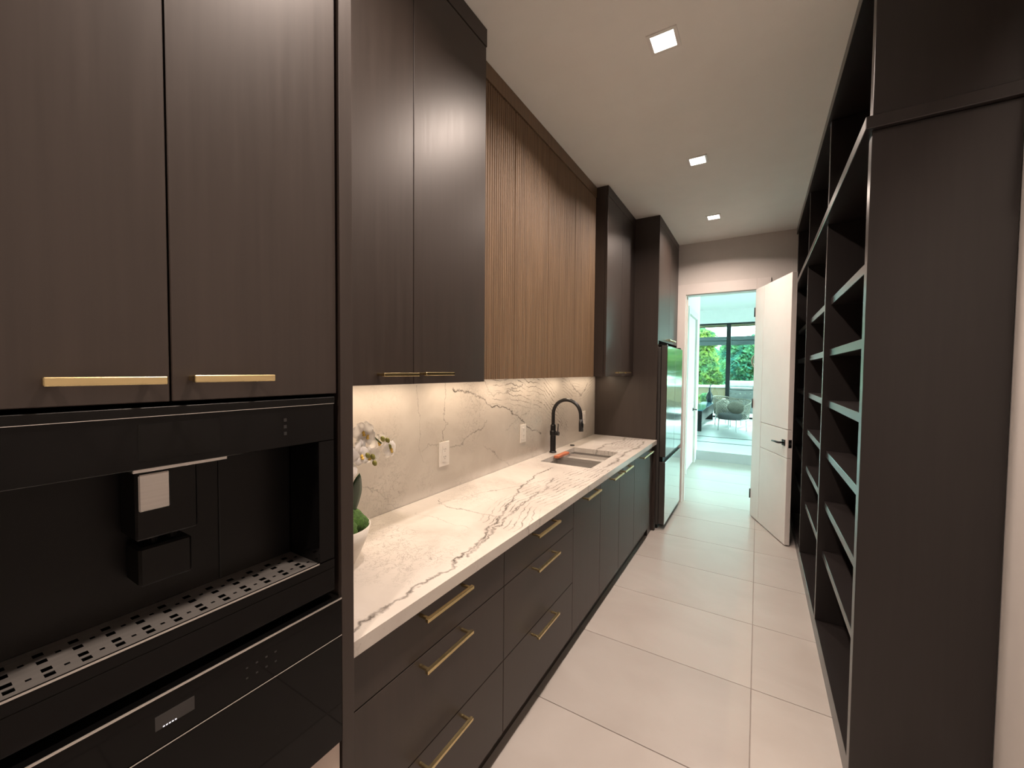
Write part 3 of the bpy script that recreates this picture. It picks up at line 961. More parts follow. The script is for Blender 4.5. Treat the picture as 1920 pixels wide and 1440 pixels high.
# faucet
FX, FY = -1.437, 3.03
fc = thing('faucet', (FX, FY, 0.914), 'matte black pull-down gooseneck faucet behind the sink', 'faucet')
MB().lathe([(0.030, 0), (0.030, 0.006), (0.025, 0.012)], (FX, FY, 0.9145), 24).build('base_flange', 'matte_black', fc, smooth=False)
MB().lathe([(0.0235, 0), (0.0235, 0.13), (0.027, 0.135), (0.027, 0.165), (0.0225, 0.172), (0.0215, 0.215), (0.017, 0.222)], (FX, FY, 0.926), 24).build('body', 'matte_black', fc)
arc = [(FX, FY, 1.14), (FX, FY, 1.18), (FX, FY, 1.236)]
RA = 0.120
for k in range(1, 25):
    a = PI - PI * k / 24
    arc.append((FX + RA + RA * math.cos(a), FY, 1.236 + RA * math.sin(a)))
arc.append((FX + 2 * RA + 0.002, FY, 1.205))
MB().tube(arc, 0.0145, 14).build('gooseneck', 'matte_black', fc, smooth=True)
hx = FX + 2 * RA + 0.002
sh = MB().tube([(hx, FY, 1.207), (hx + 0.001, FY, 1.17), (hx + 0.003, FY, 1.11)], [0.0155, 0.0175, 0.0190], 16).build('spray_head', 'matte_black', fc, smooth=True)
B(hx + 0.016, hx + 0.021, FY - 0.006, FY + 0.006, 1.14, 1.175).build('spray_button', 'black_plastic', sh, 0.001)
hv = MB().tube([(FX + 0.015, FY, 1.075), (FX + 0.052, FY, 1.075)], 0.017, 16).build('valve', 'matte_black', fc)
MB().tube([(FX + 0.042, FY, 1.085), (FX + 0.046, FY, 1.155)], [0.005, 0.004], 8).build('lever', 'matte_black', hv, smooth=True)
sw = MB().lathe([(0.020, 0), (0.020, 0.006), (0.017, 0.008), (0.012, 0.009)], (-1.425, 3.41, 0.9145), 20).build('air_switch', 'matte_black')
tag(sw, 'small round black button set in the countertop behind the sink', 'switch')


# outlets on the backsplash
def outlet(yc, label):
    r = thing('wall_outlet', (-1.4848, yc, 1.06), label, 'outlet')
    B(-1.4848, -1.478, yc - 0.042, yc + 0.042, 1.057, 1.191).build('cover_plate', 'white_plastic', r, 0.0015)
    ins = B(-1.478, -1.4755, yc - 0.018, yc + 0.018, 1.080, 1.168).build('receptacle', 'white_plastic', r, 0.0008)
    for zc in (1.104, 1.146):
        B(-1.4755, -1.4752, yc - 0.008, yc - 0.0055, zc, zc + 0.009).build('slot', 'slot', ins)
        B(-1.4755, -1.4752, yc + 0.0055, yc + 0.008, zc, zc + 0.009).build('slot', 'slot', ins)
        B(-1.4755, -1.4752, yc - 0.002, yc + 0.002, zc - 0.009, zc - 0.005).build('slot', 'slot', ins)


outlet(1.719, 'white outlet plate on the backsplash above the drawer cabinets, nearest the orchid')
outlet(2.605, 'white outlet plate on the backsplash between orchid outlet and faucet')
outlet(3.828, 'white outlet plate on the backsplash behind the faucet spout, by the refrigerator surround')

# ------------------------------------------------------------------ wall cabinets
XU = -1.077
wc = thing('wall_cabinet', (-1.28, 1.08, 1.536), 'tall dark wood wall cabinet with two gold handles above the orchid', 'cabinet')
B(-1.484, XU - 0.022, 0.635, 1.520, 1.550, 3.117).build('carcass', 'dark_wood', wc)
B(-1.484, XU - 0.0225, 1.520, 1.532, 1.536, 3.117).build('side_panel', 'dark_wood', wc)
B(-1.484, XU - 0.0225, 0.635, 1.520, 1.548, 1.5495).build('underside', 'dark_wood_h', wc)
front('door', 'dark_wood', wc, XU, 0.640, 1.080, 1.536, 3.038, pull=(0.16, 0.985, 1.573))
front('door', 'dark_wood', wc, XU, 1.080, 1.530, 1.536, 3.038, pull=(0.16, 1.180, 1.575))
B(XU - 0.022, XU + 0.002, 0.635, 1.532, 3.040, 3.117).build('crown', 'dark_wood_h', wc, 0.001)


def reeded(y0, y1, z0, z1, x, pitch=0.0205, depth=0.011):
    m = MB()
    n = round((y1 - y0 - 0.008) / pitch)
    p = (y1 - y0 - 0.008) / n
    prof = [(x - 0.022, y0 + 0.004)]
    for k in range(n):
        for q in range(8):
            t = q / 8
            s = math.sin(PI * t)
            yy = y0 + 0.004 + p * (k + t)
            prof.append((x - depth + depth * s ** 0.5, yy))
    prof.append((x - depth, y1 - 0.004))
    prof.append((x - 0.022, y1 - 0.004))
    rows = [[(a, b_, z0) for a, b_ in prof], [(a, b_, z1) for a, b_ in prof]]
    m.quadgrid(rows)
    w_ = len(prof)
    m.f.append(tuple(range(w_)))
    m.f.append(tuple(reversed(range(w_, 2 * w_))))
    m.f.append((0, w_, 2 * w_ - 1, w_ - 1))
    return m


XO = -1.185
oy = [1.533, 1.975, 2.400, 2.850, 3.288]
for (a, b_, c_, lab) in ((0, 1, 2, 'fluted brown oak wall cabinet adjoining the orchid side wall cabinet'),
                         (2, 3, 4, 'fluted brown oak wall cabinet above the sink and faucet')):
    r = thing('fluted_cabinet', (-1.33, oy[b_], 1.543), lab, 'cabinet', None)
    B(-1.484, XO - 0.0235, oy[a] + 0.0005, oy[c_] - 0.0005, 1.556, 3.0355).build('carcass', 'dark_wood', r)
    for y0, y1 in ((oy[a], oy[b_]), (oy[b_], oy[c_])):
        o = reeded(y0, y1, 1.543, 3.028, XO).build('fluted_door', 'oak', r)
    B(-1.484, XO + 0.002, oy[a] + 0.0005, oy[c_] - 0.0005, 3.036, 3.117).build('crown', 'oak', r)

wf = thing('wall_cabinet', (-1.28, 3.72, 1.546), 'dark wood wall cabinet between fluted cabinets and refrigerator surround', 'cabinet')
XV = -1.086
B(-1.484, XV - 0.022, 3.302, 4.157, 1.560, 3.117).build('carcass', 'dark_wood', wf)
B(-1.484, XV - 0.0225, 3.289, 3.301, 1.546, 3.117).build('side_panel', 'dark_wood', wf)
front('door', 'dark_wood', wf, XV, 3.290, 3.722, 1.546, 3.036, pull=(0.16, 3.615, 1.580))
front('door', 'dark_wood', wf, XV, 3.722, 4.157, 1.546, 3.036, pull=(0.16, 3.835, 1.580))
B(XV - 0.022, XV + 0.002, 3.290, 4.157, 3.038, 3.117).build('crown', 'dark_wood_h', wf, 0.001)


# ------------------------------------------------------------------ under-cabinet lights
def led_bar(y0, y1, x, z, label, power=1.0):
    r = thing('light_bar', (x, (y0 + y1) / 2, z), label, 'light', 'light bars under the wall cabinets')
    B(x - 0.009, x + 0.009, y0, y1, z - 0.008, z).build('housing', 'steel', r)
    B(x - 0.006, x + 0.006, y0 + 0.004, y1 - 0.004, z - 0.010, z - 0.008).build('diffuser', 'led', r)
    L = bpy.data.lights.new('led_strip', 'AREA')
    L.shape = 'RECTANGLE'
    L.size = 0.012
    L.size_y = y1 - y0 - 0.01
    L.energy = LED_W_PER_M * (y1 - y0) * power
    L.color = LED_COL
    o = bpy.data.objects.new('led_strip', L)
    col.objects.link(o)
    o.parent = r
    o.location = (0, 0, -0.012)
    return r


led_bar(0.72, 1.46, -1.36, 1.5478, 'slim lit bar under the dark wall cabinet above the orchid')
for k in range(4):
    led_bar(oy[k] + 0.03, oy[k + 1] - 0.03, -1.36, 1.5555, 'slim lit bar under the fluted oak cabinets, ' + (
        'first beside the dark orchid-side cabinet', 'second from the orchid-side cabinet', 'second from the refrigerator-side cabinet',
        'last beside the refrigerator-side cabinet')[k])
led_bar(3.36, 4.08, -1.36, 1.5595, 'slim lit bar under the dark wall cabinet by the refrigerator surround', 0.8)

# ------------------------------------------------------------------ refrigerator and its surround
XR = -0.850
rc = thing('refrigerator_surround', (-1.16, 4.70, 0), 'tall dark wood panel and over-refrigerator cabinet reaching the ceiling', 'cabinet')
B(-1.484, XR, 4.160, 4.205, 0.0, CEIL - 0.003).build('side_panel', 'dark_wood', rc, 0.001)
B(-1.484, XR - 0.022, 4.2055, 5.255, 1.905, 3.117).build('carcass', 'dark_wood', rc)
front('door', 'dark_wood', rc, XR, 4.206, 4.735, 1.900, 3.042, pull=(0.16, 4.640, 1.930))
front('door', 'dark_wood', rc, XR, 4.735, 5.255, 1.900, 3.042, pull=(0.16, 4.830, 1.930))
B(XR - 0.022, XR + 0.001, 4.206, 5.255, 3.044, 3.117).build('crown', 'dark_wood_h', rc, 0.001)
B(-1.484, XR, 5.220, 5.256, 0.0, 1.899).build('side_panel', 'dark_wood', rc)

fg = thing('refrigerator', (-1.12, 4.69, 0), 'mirror-finish steel french-door refrigerator with bottom freezer drawer', 'refrigerator')
FY0, FY1 = 4.225, 5.150
XD = -0.768
B(-1.44, XD - 0.062, FY0, FY1, 0.045, 1.835).build('body', 'fridge_side', fg, 0.003)
B(-1.42, XD - 0.07, FY0 + 0.02, FY1 - 0.02, 0.0, 0.045).build('base_grille', 'black_plastic', fg)
ym = (FY0 + FY1) / 2
for y0, y1 in ((FY0, ym - 0.003), (ym + 0.003, FY1)):
    dd = B(XD - 0.058, XD - 0.003, y0, y1, 0.735, 1.850).build('door', 'fridge_side', fg, 0.003)
    B(XD - 0.003, XD, y0 + 0.002, y1 - 0.002, 0.737, 1.848).build('door_skin', 'fridge_steel', dd, 0.0008)
B(XD - 0.055, XD - 0.012, ym - 0.003, ym + 0.003, 0.737, 1.846).build('door_gap', 'black_void', fg)
fz = B(XD - 0.058, XD - 0.003, FY0, FY1, 0.055, 0.685).build('freezer_drawer', 'fridge_side', fg, 0.003)
B(XD - 0.003, XD, FY0 + 0.002, FY1 - 0.002, 0.057, 0.683).build('drawer_skin', 'fridge_steel', fz, 0.0008)
B(XD - 0.058, XD - 0.026, FY0 + 0.002, FY1 - 0.002, 0.685, 0.735).build('handle_recess', 'black_plastic', fg)
for yy in (FY0 + 0.03, FY1 - 0.09):
    B(XD - 0.10, XD - 0.012, yy, yy + 0.06, 1.8505, 1.868).build('hinge_cover', 'black_plastic', fg, 0.003)

# ------------------------------------------------------------------ bookcase
XK, XKB = 0.330, 0.694
bk = thing('bookcase', (0.52, 3.58, 0), 'built-in dark wood bookcase of empty open shelves along the wall', 'bookcase')
B(XK, XKB, 1.938, 1.985, 0.0, 2.462).build('side_panel', 'shelf_wood', bk, 0.0015)
B(XK, XKB, 1.942, 1.985, 2.508, CEIL - 0.003).build('side_panel', 'shelf_wood', bk, 0.0015)
dv = [(3.010, 3.045), (4.090, 4.125), (5.205, 5.270)]
for a, b_ in dv:
    B(XK, XKB - 0.013, a, b_, 0.1005, 2.462).build('divider', 'shelf_wood', bk, 0.0015)
    B(XK, XKB - 0.013, a, b_, 2.508, 3.055).build('divider', 'shelf_wood', bk, 0.0015)
B(XKB - 0.012, XKB, 1.985, 5.270, 0.0, CEIL - 0.003).build('back_panel', 'shelf_wood', bk)
B(XK + 0.001, XKB - 0.013, 1.986, 5.270, 0.0, 0.100).build('base_plinth', 'shelf_wood', bk, 0.0015)
B(XK - 0.022, XKB, 1.916, 5.272, 2.463, 2.507).build('ledge', 'shelf_wood', bk, 0.002)
B(XK - 0.014, XKB - 0.013, 1.986, 5.270, 3.056, CEIL - 0.003).build('crown', 'shelf_wood', bk, 0.0015)
B(XK - 0.014, XK, 1.942, 1.986, 3.056, CEIL - 0.003).build('crown', 'shelf_wood', bk)
bays = [(1.985, 3.010), (3.045, 4.090), (4.125, 5.205)]
for a, b_ in bays:
    for zt in (2.030, 1.730, 1.430, 1.130, 0.830, 0.530):
        B(XK + 0.026, XKB - 0.013, a + 0.001, b_ - 0.001, zt - 0.040, zt).build('shelf', 'shelf_wood', bk, 0.0015)

# ------------------------------------------------------------------ ceiling downlights
LX = -0.410
lights_y = [2.0, 3.235, 4.48, 0.76, -0.48]
labs = ['square recessed ceiling light above the fluted cabinets', 'square recessed ceiling light above the sink side, between two like it',
        'square recessed ceiling light by the refrigerator surround and door wall', 'square recessed ceiling light above the coffee machine end',
        'square recessed ceiling light behind the tall cabinet end']
for yy, lab in zip(lights_y, labs):
    r = thing('ceiling_light', (LX, yy, CEIL), lab, 'ceiling light', 'recessed ceiling lights')
    t = MB()
    o_, i_ = 0.066, 0.050
    z0, z1 = CEIL - 0.006, CEIL - 0.0005
    t.box(LX - o_, LX + o_, yy - o_, yy - i_, z0, z1)
    t.box(LX - o_, LX + o_, yy + i_, yy + o_, z0, z1)
    t.box(LX - o_, LX - i_, yy - i_, yy + i_, z0, z1)
    t.box(LX + i_, LX + o_, yy - i_, yy + i_, z0, z1)
    t.build('trim_ring', 'white_plastic', r)
    B(LX - i_, LX + i_, yy - i_, yy + i_, CEIL - 0.003, CEIL - 0.0005).build('lens', 'lens', r)
    L = bpy.data.lights.new('downlight', 'AREA')
    L.shape = 'SQUARE'
    L.size = 0.085
    L.energy = LAMP_W
    L.color = LAMP_COL
    L.spread = math.radians(150)
    o = bpy.data.objects.new('downlight', L)
    col.objects.link(o)
    o.parent = r
    o.location = (0, 0, -0.009)

# ------------------------------------------------------------------ orchid
PX, PY, PZ = -1.215, 0.850, 0.9145
orc = thing('potted_orchid', (PX, PY, PZ), 'white orchid with yellow hearts in a cream bowl on the countertop', 'plant')
MB().lathe([(0.052, 0), (0.060, 0.003), (0.082, 0.045), (0.103, 0.095), (0.116, 0.142), (0.112, 0.142), (0.100, 0.100), (0.090, 0.085)],
           (PX, PY, PZ), 32).build('bowl', 'ceramic', orc, smooth=True)
ms = MB()
rnd = random.Random(3)


def blob(m, c, r, sub=10, jit=0.08):
    rows = []
    for i in range(sub + 1):
        th = PI * i / sub
        row = []
        for k in range(sub * 2 + 1):
            ph = 2 * PI * (k % (sub * 2)) / (sub * 2)
            rr = 1 + jit * math.sin(5 * ph + 3 * th) * math.sin(th) + jit * 0.5 * math.sin(11 * ph - 7 * th) * math.sin(th)
            row.append((c[0] + r[0] * rr * math.sin(th) * math.cos(ph), c[1] + r[1] * rr * math.sin(th) * math.sin(ph), c[2] + r[2] * rr * math.cos(th)))
        rows.append(row)
    m.quadgrid(rows)


for (dx, dy, rr) in ((0.0, 0.055, 0.050), (0.055, -0.01, 0.045), (-0.045, 0.0, 0.05), (0.0, -0.055, 0.045), (0.048, 0.055, 0.036)):
    blob(ms, (PX + dx, PY + dy, PZ + 0.140), (rr, rr, rr * 0.95))
ms.build('moss', 'moss', orc, smooth=True)


def strap_leaf(base, azim, length, width, lift, droop):
    m = MB()
    rows = []
    dirv = Vector((math.cos(azim), math.sin(azim), 0))
    side = Vector((-math.sin(azim), math.cos(azim), 0))
    for i in range(13):
        t = i / 12
        p = Vector(base) + dirv * (length * t * (0.55 + 0.45 * t)) + U * (lift * t - droop * t * t)
        wd = width * (math.sin(PI * min(1, t * 0.93 + 0.07)) ** 0.6) * (0.5 + 0.5 * (1 - abs(t - 0.55)))
        rows.append([tuple(p - side * wd + U * 0.010), tuple(p - side * wd * 0.5 + U * 0.003), tuple(p), tuple(p + side * wd * 0.5 + U * 0.003), tuple(p + side * wd + U * 0.010)])
    m.quadgrid(rows)
    o = m.build('leaf', 'leaf', orc, smooth=True)
    sm = o.modifiers.new('thick', 'SOLIDIFY')
    sm.thickness = 0.003
    return o


strap_leaf((PX + 0.01, PY + 0.062, PZ + 0.15), -0.15, 0.05, 0.025, 0.16, 0.0)
strap_leaf((PX, PY, PZ + 0.15), 2.6, 0.13, 0.030, 0.12, 0.06)
strap_leaf((PX, PY, PZ + 0.15), 3.6, 0.15, 0.030, 0.11, 0.09)
strap_leaf((PX, PY, PZ + 0.15), 5.2, 0.14, 0.030, 0.10, 0.05)
strap_leaf((PX, PY, PZ + 0.15), 5.9, 0.13, 0.030, 0.12, 0.07)
stems = []
for (ex, ey, ez, sx_, sy_) in ((0.04, 0.165, 0.315, -0.02, -0.02), (0.05, 0.09, 0.26, 0.0, -0.05), (0.03, -0.11, 0.30, 0.0, 0.02)):
    pts = []
    for i in range(15):
        t = i / 14
        pts.append((PX + sx_ + (ex - sx_) * t ** 1.6, PY + sy_ + (ey - sy_) * t ** 1.8, PZ + 0.14 + 0.40 * math.sin(t * 2.15) * (ez / 0.40) + 0.0))
    stems.append(pts)
    MB().tube(pts, [0.0035] * 10 + [0.003] * 5, 8).build('stem', 'stem', orc, smooth=True)


def flower_meshes():
    pet = MB()
    for k, (an, ln, wd) in enumerate(((90, 0.032, 0.015), (18, 0.036, 0.024), (162, 0.036, 0.024), (234, 0.032, 0.014), (306, 0.032, 0.014))):
        a = math.radians(an)
        dv_ = Vector((0, math.cos(a), math.sin(a)))
        sd = Vector((0, -math.sin(a), math.cos(a)))
        rows = []
        for i in range(8):
            t = i / 7
            wv = wd * math.sin(PI * (0.08 + 0.90 * t)) ** 0.55
            c_ = dv_ * (0.002 + ln * t)
            xo = 0.006 * math.sin(t * PI) + (0.001 if k in (1, 2) else 0.0)
            rows.append([tuple(c_ + sd * wv * q + Vector((xo - 0.005 * q * q, 0, 0))) for q in (-1, -0.5, 0, 0.5, 1)])
        pet.quadgrid(rows)
    pm = pet.mesh('petals', M['petal'], (0, 0, 0), smooth=True)
    hm = MB()
    blob(hm, (0.007, 0, -0.002), (0.005, 0.005, 0.007), 6, 0.15)
    blob(hm, (0.009, 0, -0.010), (0.004, 0.006, 0.004), 6, 0.1)
    return pm, hm.mesh('heart', M['petal_heart'], (0, 0, 0), smooth=True)


PM, HM = flower_meshes()
spots = []
for pts in stems:
    for i in (7, 9, 10, 11, 12, 13, 14):
        p = Vector(pts[i])
        spots.append((p + Vector((rnd.uniform(-0.01, 0.03), rnd.uniform(-0.028, 0.028), rnd.uniform(-0.045, 0.012))), rnd.uniform(-0.9, 0.5), rnd.uniform(-0.5, 0.5)))
for p, rz, ry in spots:
    f_ = inst(PM, 'flower', orc, p, (rnd.uniform(-0.5, 0.5), ry, rz))
    hh = bpy.data.objects.new('flower_heart', HM)
    col.objects.link(hh)
    hh.parent = f_
bm_ = MB()
blob(bm_, (0, 0, 0), (0.008, 0.008, 0.013), 7, 0.02)
BM = bm_.mesh('bud', M['bud'], (0, 0, 0), smooth=True)
for pts in stems:
    e = Vector(pts[-1])
    for dz, dy in ((0.012, 0.012), (-0.012, 0.020), (0.020, -0.01)):
        inst(BM, 'bud', orc, e + Vector((0.02, dy, dz)), (0.6, 0.3, 0))

# ------------------------------------------------------------------ living room beyond the door
def weave_sheet(fn, nu, nv, r, skew=4):
    """diagonal lattice of thin cords over the surface fn(u, v), u, v in 0..1"""
    m = MB()
    for s in (1, -1):
        for k in range(-skew, nu + skew + 1):
            pts = []
            for i in range(nv + 1):
                v = i / nv
                u = (k + s * skew * (v - 0.5) * 1.6) / nu
                if -0.001 <= u <= 1.001:
                    pts.append(fn(min(1, max(0, u)), v))
            if len(pts) > 1:
                m.tube(pts, r, 4, cap=False)
    return m


def armchair(loc, rz, label):
    r = thing('woven_armchair', (0, 0, 0), label, 'armchair')
    Rr = 0.34
    back = lambda u, v: Vector((Rr * (1 + 0.12 * v) * math.cos(math.radians(-120 + 240 * u)), Rr * (1 + 0.12 * v) * math.sin(math.radians(-120 + 240 * u)),
                                0.30 + (0.46 - 0.14 * abs(2 * u - 1) ** 2) * v))
    weave_sheet(back, 26, 8, 0.006).build('woven_back', 'wicker', r)
    MB().tube([back(i / 24, 1.0) for i in range(25)], 0.014, 8).build('top_rail', 'wicker', r, smooth=True)
    MB().tube([back(i / 24, 0.0) for i in range(25)], 0.012, 8).build('lower_rail', 'white_metal', r, smooth=True)
    MB().lathe([(0.30, 0), (0.31, 0.02), (0.31, 0.10), (0.28, 0.13)], (-0.02, 0, 0.29), 20).build('seat_cushion', 'cushion', r, smooth=True)
    m = MB()
    blob(m, (0.14, 0, 0.56), (0.08, 0.22, 0.15), 8, 0.02)
    m.build('pillow', 'wicker', r, smooth=True)
    for a in (45, 135, 225, 315):
        x_, y_ = 0.30 * math.cos(math.radians(a)), 0.30 * math.sin(math.radians(a))
        MB().tube([(x_ * 1.05, y_ * 1.05, 0.0), (x_, y_, 0.31)], [0.012, 0.015], 8).build('leg', 'white_metal', r, smooth=True)
    r.location = loc
    r.rotation_euler = (0, 0, rz)
    return r


armchair((-0.50, 11.15, PLAT), 1.1, 'woven grey armchair with dark cushion directly beyond the open door')
armchair((0.28, 10.20, PLAT), 0.2, 'woven grey armchair half hidden behind the open white door')
armchair((-0.66, 12.35, PLAT), 2.6, 'woven grey armchair beside the long black table')

tb = thing('console_table', (-1.28, 12.0, PLAT), 'long black low table with blue glass top in the far room', 'table')
B(-1.40, -1.115, 10.55, 13.55, 0.40, 0.665).build('apron', 'matte_black', tb, 0.003)
B(-1.42, -1.10, 10.5, 13.6, 0.666, 0.690).build('tabletop', 'blue_glass', tb, 0.003)
for yy in (10.6, 13.45):
    B(-1.39, -1.125, yy, yy + 0.06, PLAT, 0.399).build('leg', 'matte_black', tb)

vz = thing('vase', (-1.22, 13.42, 0.69), 'dark glazed vase with a bare twisting branch on the long table', 'vase')
MB().lathe([(0.05, 0), (0.075, 0.02), (0.10, 0.12), (0.085, 0.22), (0.035, 0.32), (0.028, 0.40), (0.036, 0.43)], (-1.22, 13.42, 0.691), 20).build('vase_body', 'vase', vz, smooth=True)
br = MB()
br.tube([(-1.22, 13.42, 1.05), (-1.21, 13.42, 1.20), (-1.26, 13.42, 1.28), (-1.40, 13.42, 1.33), (-1.55, 13.42, 1.30)], [0.012, 0.011, 0.009, 0.007, 0.004], 6)
br.tube([(-1.21, 13.42, 1.18), (-1.12, 13.41, 1.26), (-1.02, 13.42, 1.24)], [0.009, 0.007, 0.003], 6)
br.tube([(-1.26, 13.42, 1.28), (-1.22, 13.43, 1.40), (-1.14, 13.42, 1.45)], [0.008, 0.006, 0.003], 6)
br.tube([(-1.40, 13.42, 1.33), (-1.46, 13.44, 1.42)], [0.006, 0.003], 6)
br.build('branch', 'bark', vz, smooth=True)

# ------------------------------------------------------------------ terrace outside the window
GZ = 0.10
struct(B(-14, 14, Y_WIN + 0.15, 19.5, -0.2, GZ).build('terrace_ground', 'concrete'))
struct(B(HALL_X1 + 0.12, 14, 2.0, Y_WIN + 0.15, -0.2, GZ).build('terrace_side_ground', 'concrete'))
struct(B(-60, 60, 19.5, 110, -0.25, 0.0).build('lawn_ground', 'grass'))

gr = thing('barbecue_grill', (-0.52, 17.3, GZ), 'stainless steel barbecue grill with knobs on the terrace', 'grill')
B(-0.95, -0.06, 17.0, 17.65, GZ, 0.70).build('cabinet', 'grill_steel', gr, 0.004)
B(-0.93, -0.515, 16.985, 17.0, GZ + 0.05, 0.60).build('cabinet_door', 'grill_steel', gr, 0.003)
B(-0.495, -0.08, 16.985, 17.0, GZ + 0.05, 0.60).build('cabinet_door', 'grill_steel', gr, 0.003)
B(-0.95, -0.06, 16.96, 17.65, 0.70, 0.93).build('control_panel', 'grill_steel', gr, 0.004)
for k in range(5):
    MB().tube([(-0.85 + 0.16 * k, 16.96, 0.82), (-0.85 + 0.16 * k, 16.92, 0.82)], 0.028, 12).build('knob', 'chrome', gr)
hood = MB()
rows = []
for k in range(9):
    a = math.radians(-10 + 100 * k / 8)
    yv = 17.33 - 0.33 * math.cos(a)
    zv = 0.95 + 0.33 * math.sin(max(0, a))
    rows.append([(-0.94, yv, zv), (-0.07, yv, zv)])
rows.append([(-0.94, 17.64, 1.20), (-0.07, 17.64, 1.20)])
rows.append([(-0.94, 17.64, 0.93), (-0.07, 17.64, 0.93)])
hood.quadgrid(rows)
n_ = len(hood.v)
hood.f.append(tuple(range(0, n_, 2)))
hood.f.append(tuple(reversed(range(1, n_, 2))))
hood.build('hood', 'grill_steel', gr)
MB().tube([(-0.85, 17.0, 1.02), (-0.85, 16.94, 1.02), (-0.16, 16.94, 1.02), (-0.16, 17.0, 1.02)], 0.013, 8).build('hood_handle', 'chrome', gr)

pw = thing('planter_wall', (-2.4, 18.2, GZ), 'low tan stucco garden wall with a pale cap', 'wall')
B(-6.0, -1.0, 18.0, 18.35, GZ, 0.98).build('wall_body', 'tan_stucco', pw, 0.004)
B(-6.05, -0.97, 17.95, 18.40, 0.981, 1.07).build('wall_cap', 'concrete', pw, 0.006)
pw2 = thing('planter_wall', (2.6, 18.2, GZ), 'low tan stucco garden wall beyond the barbecue grill', 'wall')
B(0.05, 6.0, 18.0, 18.35, GZ, 0.98).build('wall_body', 'tan_stucco', pw2, 0.004)
B(0.02, 6.05, 17.95, 18.40, 0.981, 1.07).build('wall_cap', 'concrete', pw2, 0.006)


def leaf_cloud(m, c, r, n, size, rg, flat=1.0):
    for _ in range(n):
        while True:
            p = Vector((rg.uniform(-1, 1), rg.uniform(-1, 1), rg.uniform(-1, 1)))
            if p.length < 1:
                break
        p = p * (p.length ** -0.3 if p.length > 0.05 else 1)
        q = Vector(c) + Vector((p.x * r[0], p.y * r[1], p.z * r[2]))
        a = Vector((rg.uniform(-1, 1), rg.uniform(-1, 1), rg.uniform(-0.6, 0.6) * flat)).normalized()
        b_ = a.cross(Vector((rg.uniform(-1, 1), rg.uniform(-1, 1), rg.uniform(-1, 1)))).normalized()
        s = size * rg.uniform(0.6, 1.3)
        n0 = len(m.v)
        m.v += [tuple(q - a * s), tuple(q + b_ * s * 0.45), tuple(q + a * s), tuple(q - b_ * s * 0.45)]
        m.f.append((n0, n0 + 1, n0 + 2, n0 + 3))


gp = thing('potted_shrub', (-1.65, 16.5, GZ), 'small bright green shrub in a tan pot before the garden wall', 'plant')
MB().lathe([(0.14, 0), (0.20, 0.30), (0.21, 0.34), (0.19, 0.34), (0.18, 0.30)], (-1.65, 16.5, GZ), 18).build('pot', 'tan_stucco', gp, smooth=True)
m = MB()
leaf_cloud(m, (-1.65, 16.5, GZ + 0.53), (0.24, 0.22, 0.18), 420, 0.06, random.Random(5))
m.build('foliage', 'leaves_bright', gp)


def tree(loc, h, crowns, mat, label, seed, leaf=0.14, nl=1500):
    r = thing('garden_tree', loc, label, 'tree', 'trees beyond the terrace')
    rg = random.Random(seed)
    x, y, z = loc
    m = MB()
    m.tube([(x, y, z), (x + 0.05, y, z + h * 0.35), (x - 0.03, y, z + h * 0.7)], [0.16, 0.12, 0.06], 8)
    for cx, cy, cz, rr, rh in crowns:
        m.tube([(x, y, z + h * 0.25), (x + cx * 0.5, y + cy * 0.5, z + (cz + h * 0.25) * 0.5), (x + cx, y + cy, z + cz)], [0.08, 0.05, 0.02], 6)
        for _ in range(5):
            a = rg.uniform(0, 2 * PI)
            m.tube([(x + cx * 0.6, y + cy * 0.6, z + cz * 0.75), (x + cx + rr * 0.8 * math.cos(a), y + cy + rr * 0.8 * math.sin(a), z + cz + rg.uniform(-0.4, 0.6) * rh)], [0.035, 0.01], 5)
    m.build('trunk', 'bark', r, smooth=True)
    m = MB()
    for cx, cy, cz, rr, rh in crowns:
        leaf_cloud(m, (x + cx, y + cy, z + cz), (rr, rr, rh), nl, leaf, rg)
    m.build('crown', mat, r)
    return r


tree((-2.9, 25.0, 0.0), 3.6, [(0.0, 0, 2.2, 1.1, 1.0), (0.6, -0.3, 1.5, 0.9, 0.7), (-0.9, 0, 2.6, 1.0, 0.9), (0.1, 0, 3.3, 0.9, 0.7)], 'leaves_bright', 'yellow green leafy tree behind the low tan garden wall', 11)
tree((-0.6, 22.0, 0.0), 3.6, [(0.0, 0, 1.9, 1.0, 0.9), (0.7, 0, 2.5, 1.0, 0.9), (-0.4, 0, 2.6, 0.6, 0.6), (0.3, 0.3, 1.2, 1.1, 0.6)], 'leaves_cool', 'cool green bushy tree behind the barbecue grill', 12)
tree((-5.5, 29.6, 0.0), 5.0, [(0, 0, 3.2, 1.6, 1.4), (1.2, 0, 2.0, 1.5, 1.0), (1.6, 0, 3.9, 1.3, 0.8)], 'leaves_cool', 'tall cool green tree beyond the garden wall', 13, 0.17)
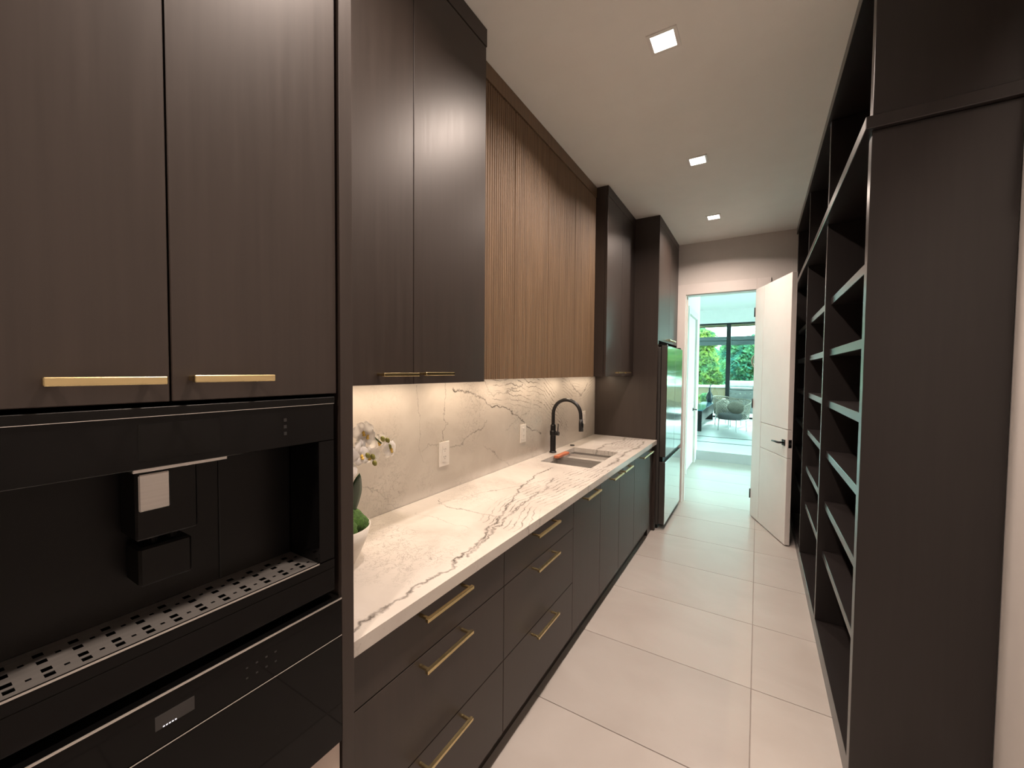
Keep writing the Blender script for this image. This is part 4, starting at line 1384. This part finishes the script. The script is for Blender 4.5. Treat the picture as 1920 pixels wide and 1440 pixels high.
tree((2.8, 26.0, 0.0), 4.5, [(0, 0, 3.0, 1.6, 1.3), (-1.2, 0, 2.0, 1.3, 1.0), (1.2, 0, 2.2, 1.3, 1.1)], 'leaves_bright', 'broad bright tree beyond the grill side garden wall', 14, 0.17)
tree((-1.9, 34.0, 0.0), 5.0, [(0, 0, 2.0, 1.9, 1.3), (1.6, 0, 1.9, 1.7, 1.2), (-1.8, 0, 2.4, 1.7, 1.4)], 'leaves_cool', 'distant tree filling the gap between the nearer trees', 15, 0.2, 1300)
tree((8.5, 25.0, 0.0), 4.5, [(0, 0, 3.0, 1.7, 1.3), (-1.3, 0, 2.0, 1.4, 1.1)], 'leaves_cool', 'bushy tree at the end of the grill side garden wall', 16, 0.18, 1000)

# pergola beam on posts and soffit
pg = thing('pergola', (0, 17.1, GZ), 'dark weathered pergola beam on posts across the terrace', 'pergola')
B(-7, 7, 17.0, 17.14, 2.60, 2.745).build('beam', 'beam', pg)
B(-7, 7, 17.0, 17.10, 2.775, 2.915).build('beam', 'beam', pg)
B(-7, 7, 17.03, 17.07, 2.745, 2.775).build('spacer_rail', 'beam', pg)
for x in (-5.0, 5.0):
    B(x - 0.09, x + 0.09, 17.0, 17.18, GZ, 2.60).build('post', 'beam', pg)
B(-7, 7, 16.95, 16.98, 3.06, 3.075).build('cable', 'black_frame', pg)
sf = thing('roof_soffit', (0, 14.8, 3.075), 'tan boarded roof soffit just outside the far window', 'soffit')
for k in range(4):
    B(-6, 6, 14.40 + 0.17 * k, 14.565 + 0.17 * k, 3.14, 3.17).build('board', 'tan_wood', sf, 0.002)
B(-6, 6, 15.08, 15.12, 3.08, 3.30).build('fascia', 'tan_wood', sf)
hr = thing('hanging_ring', (0.10, 14.95, 1.66), 'brown rattan ring hanging on a cord from the soffit', 'ornament')
MB().tube([(0.10 + 0.27 * math.cos(2 * PI * k / 24), 14.95, 1.95 + 0.27 * math.sin(2 * PI * k / 24)) for k in range(25)], 0.03, 8).build('ring', 'rattan', hr, smooth=True)
MB().tube([(0.10, 14.95, 2.22), (0.10, 14.95, 3.14)], 0.006, 6).build('cord', 'rattan', hr)
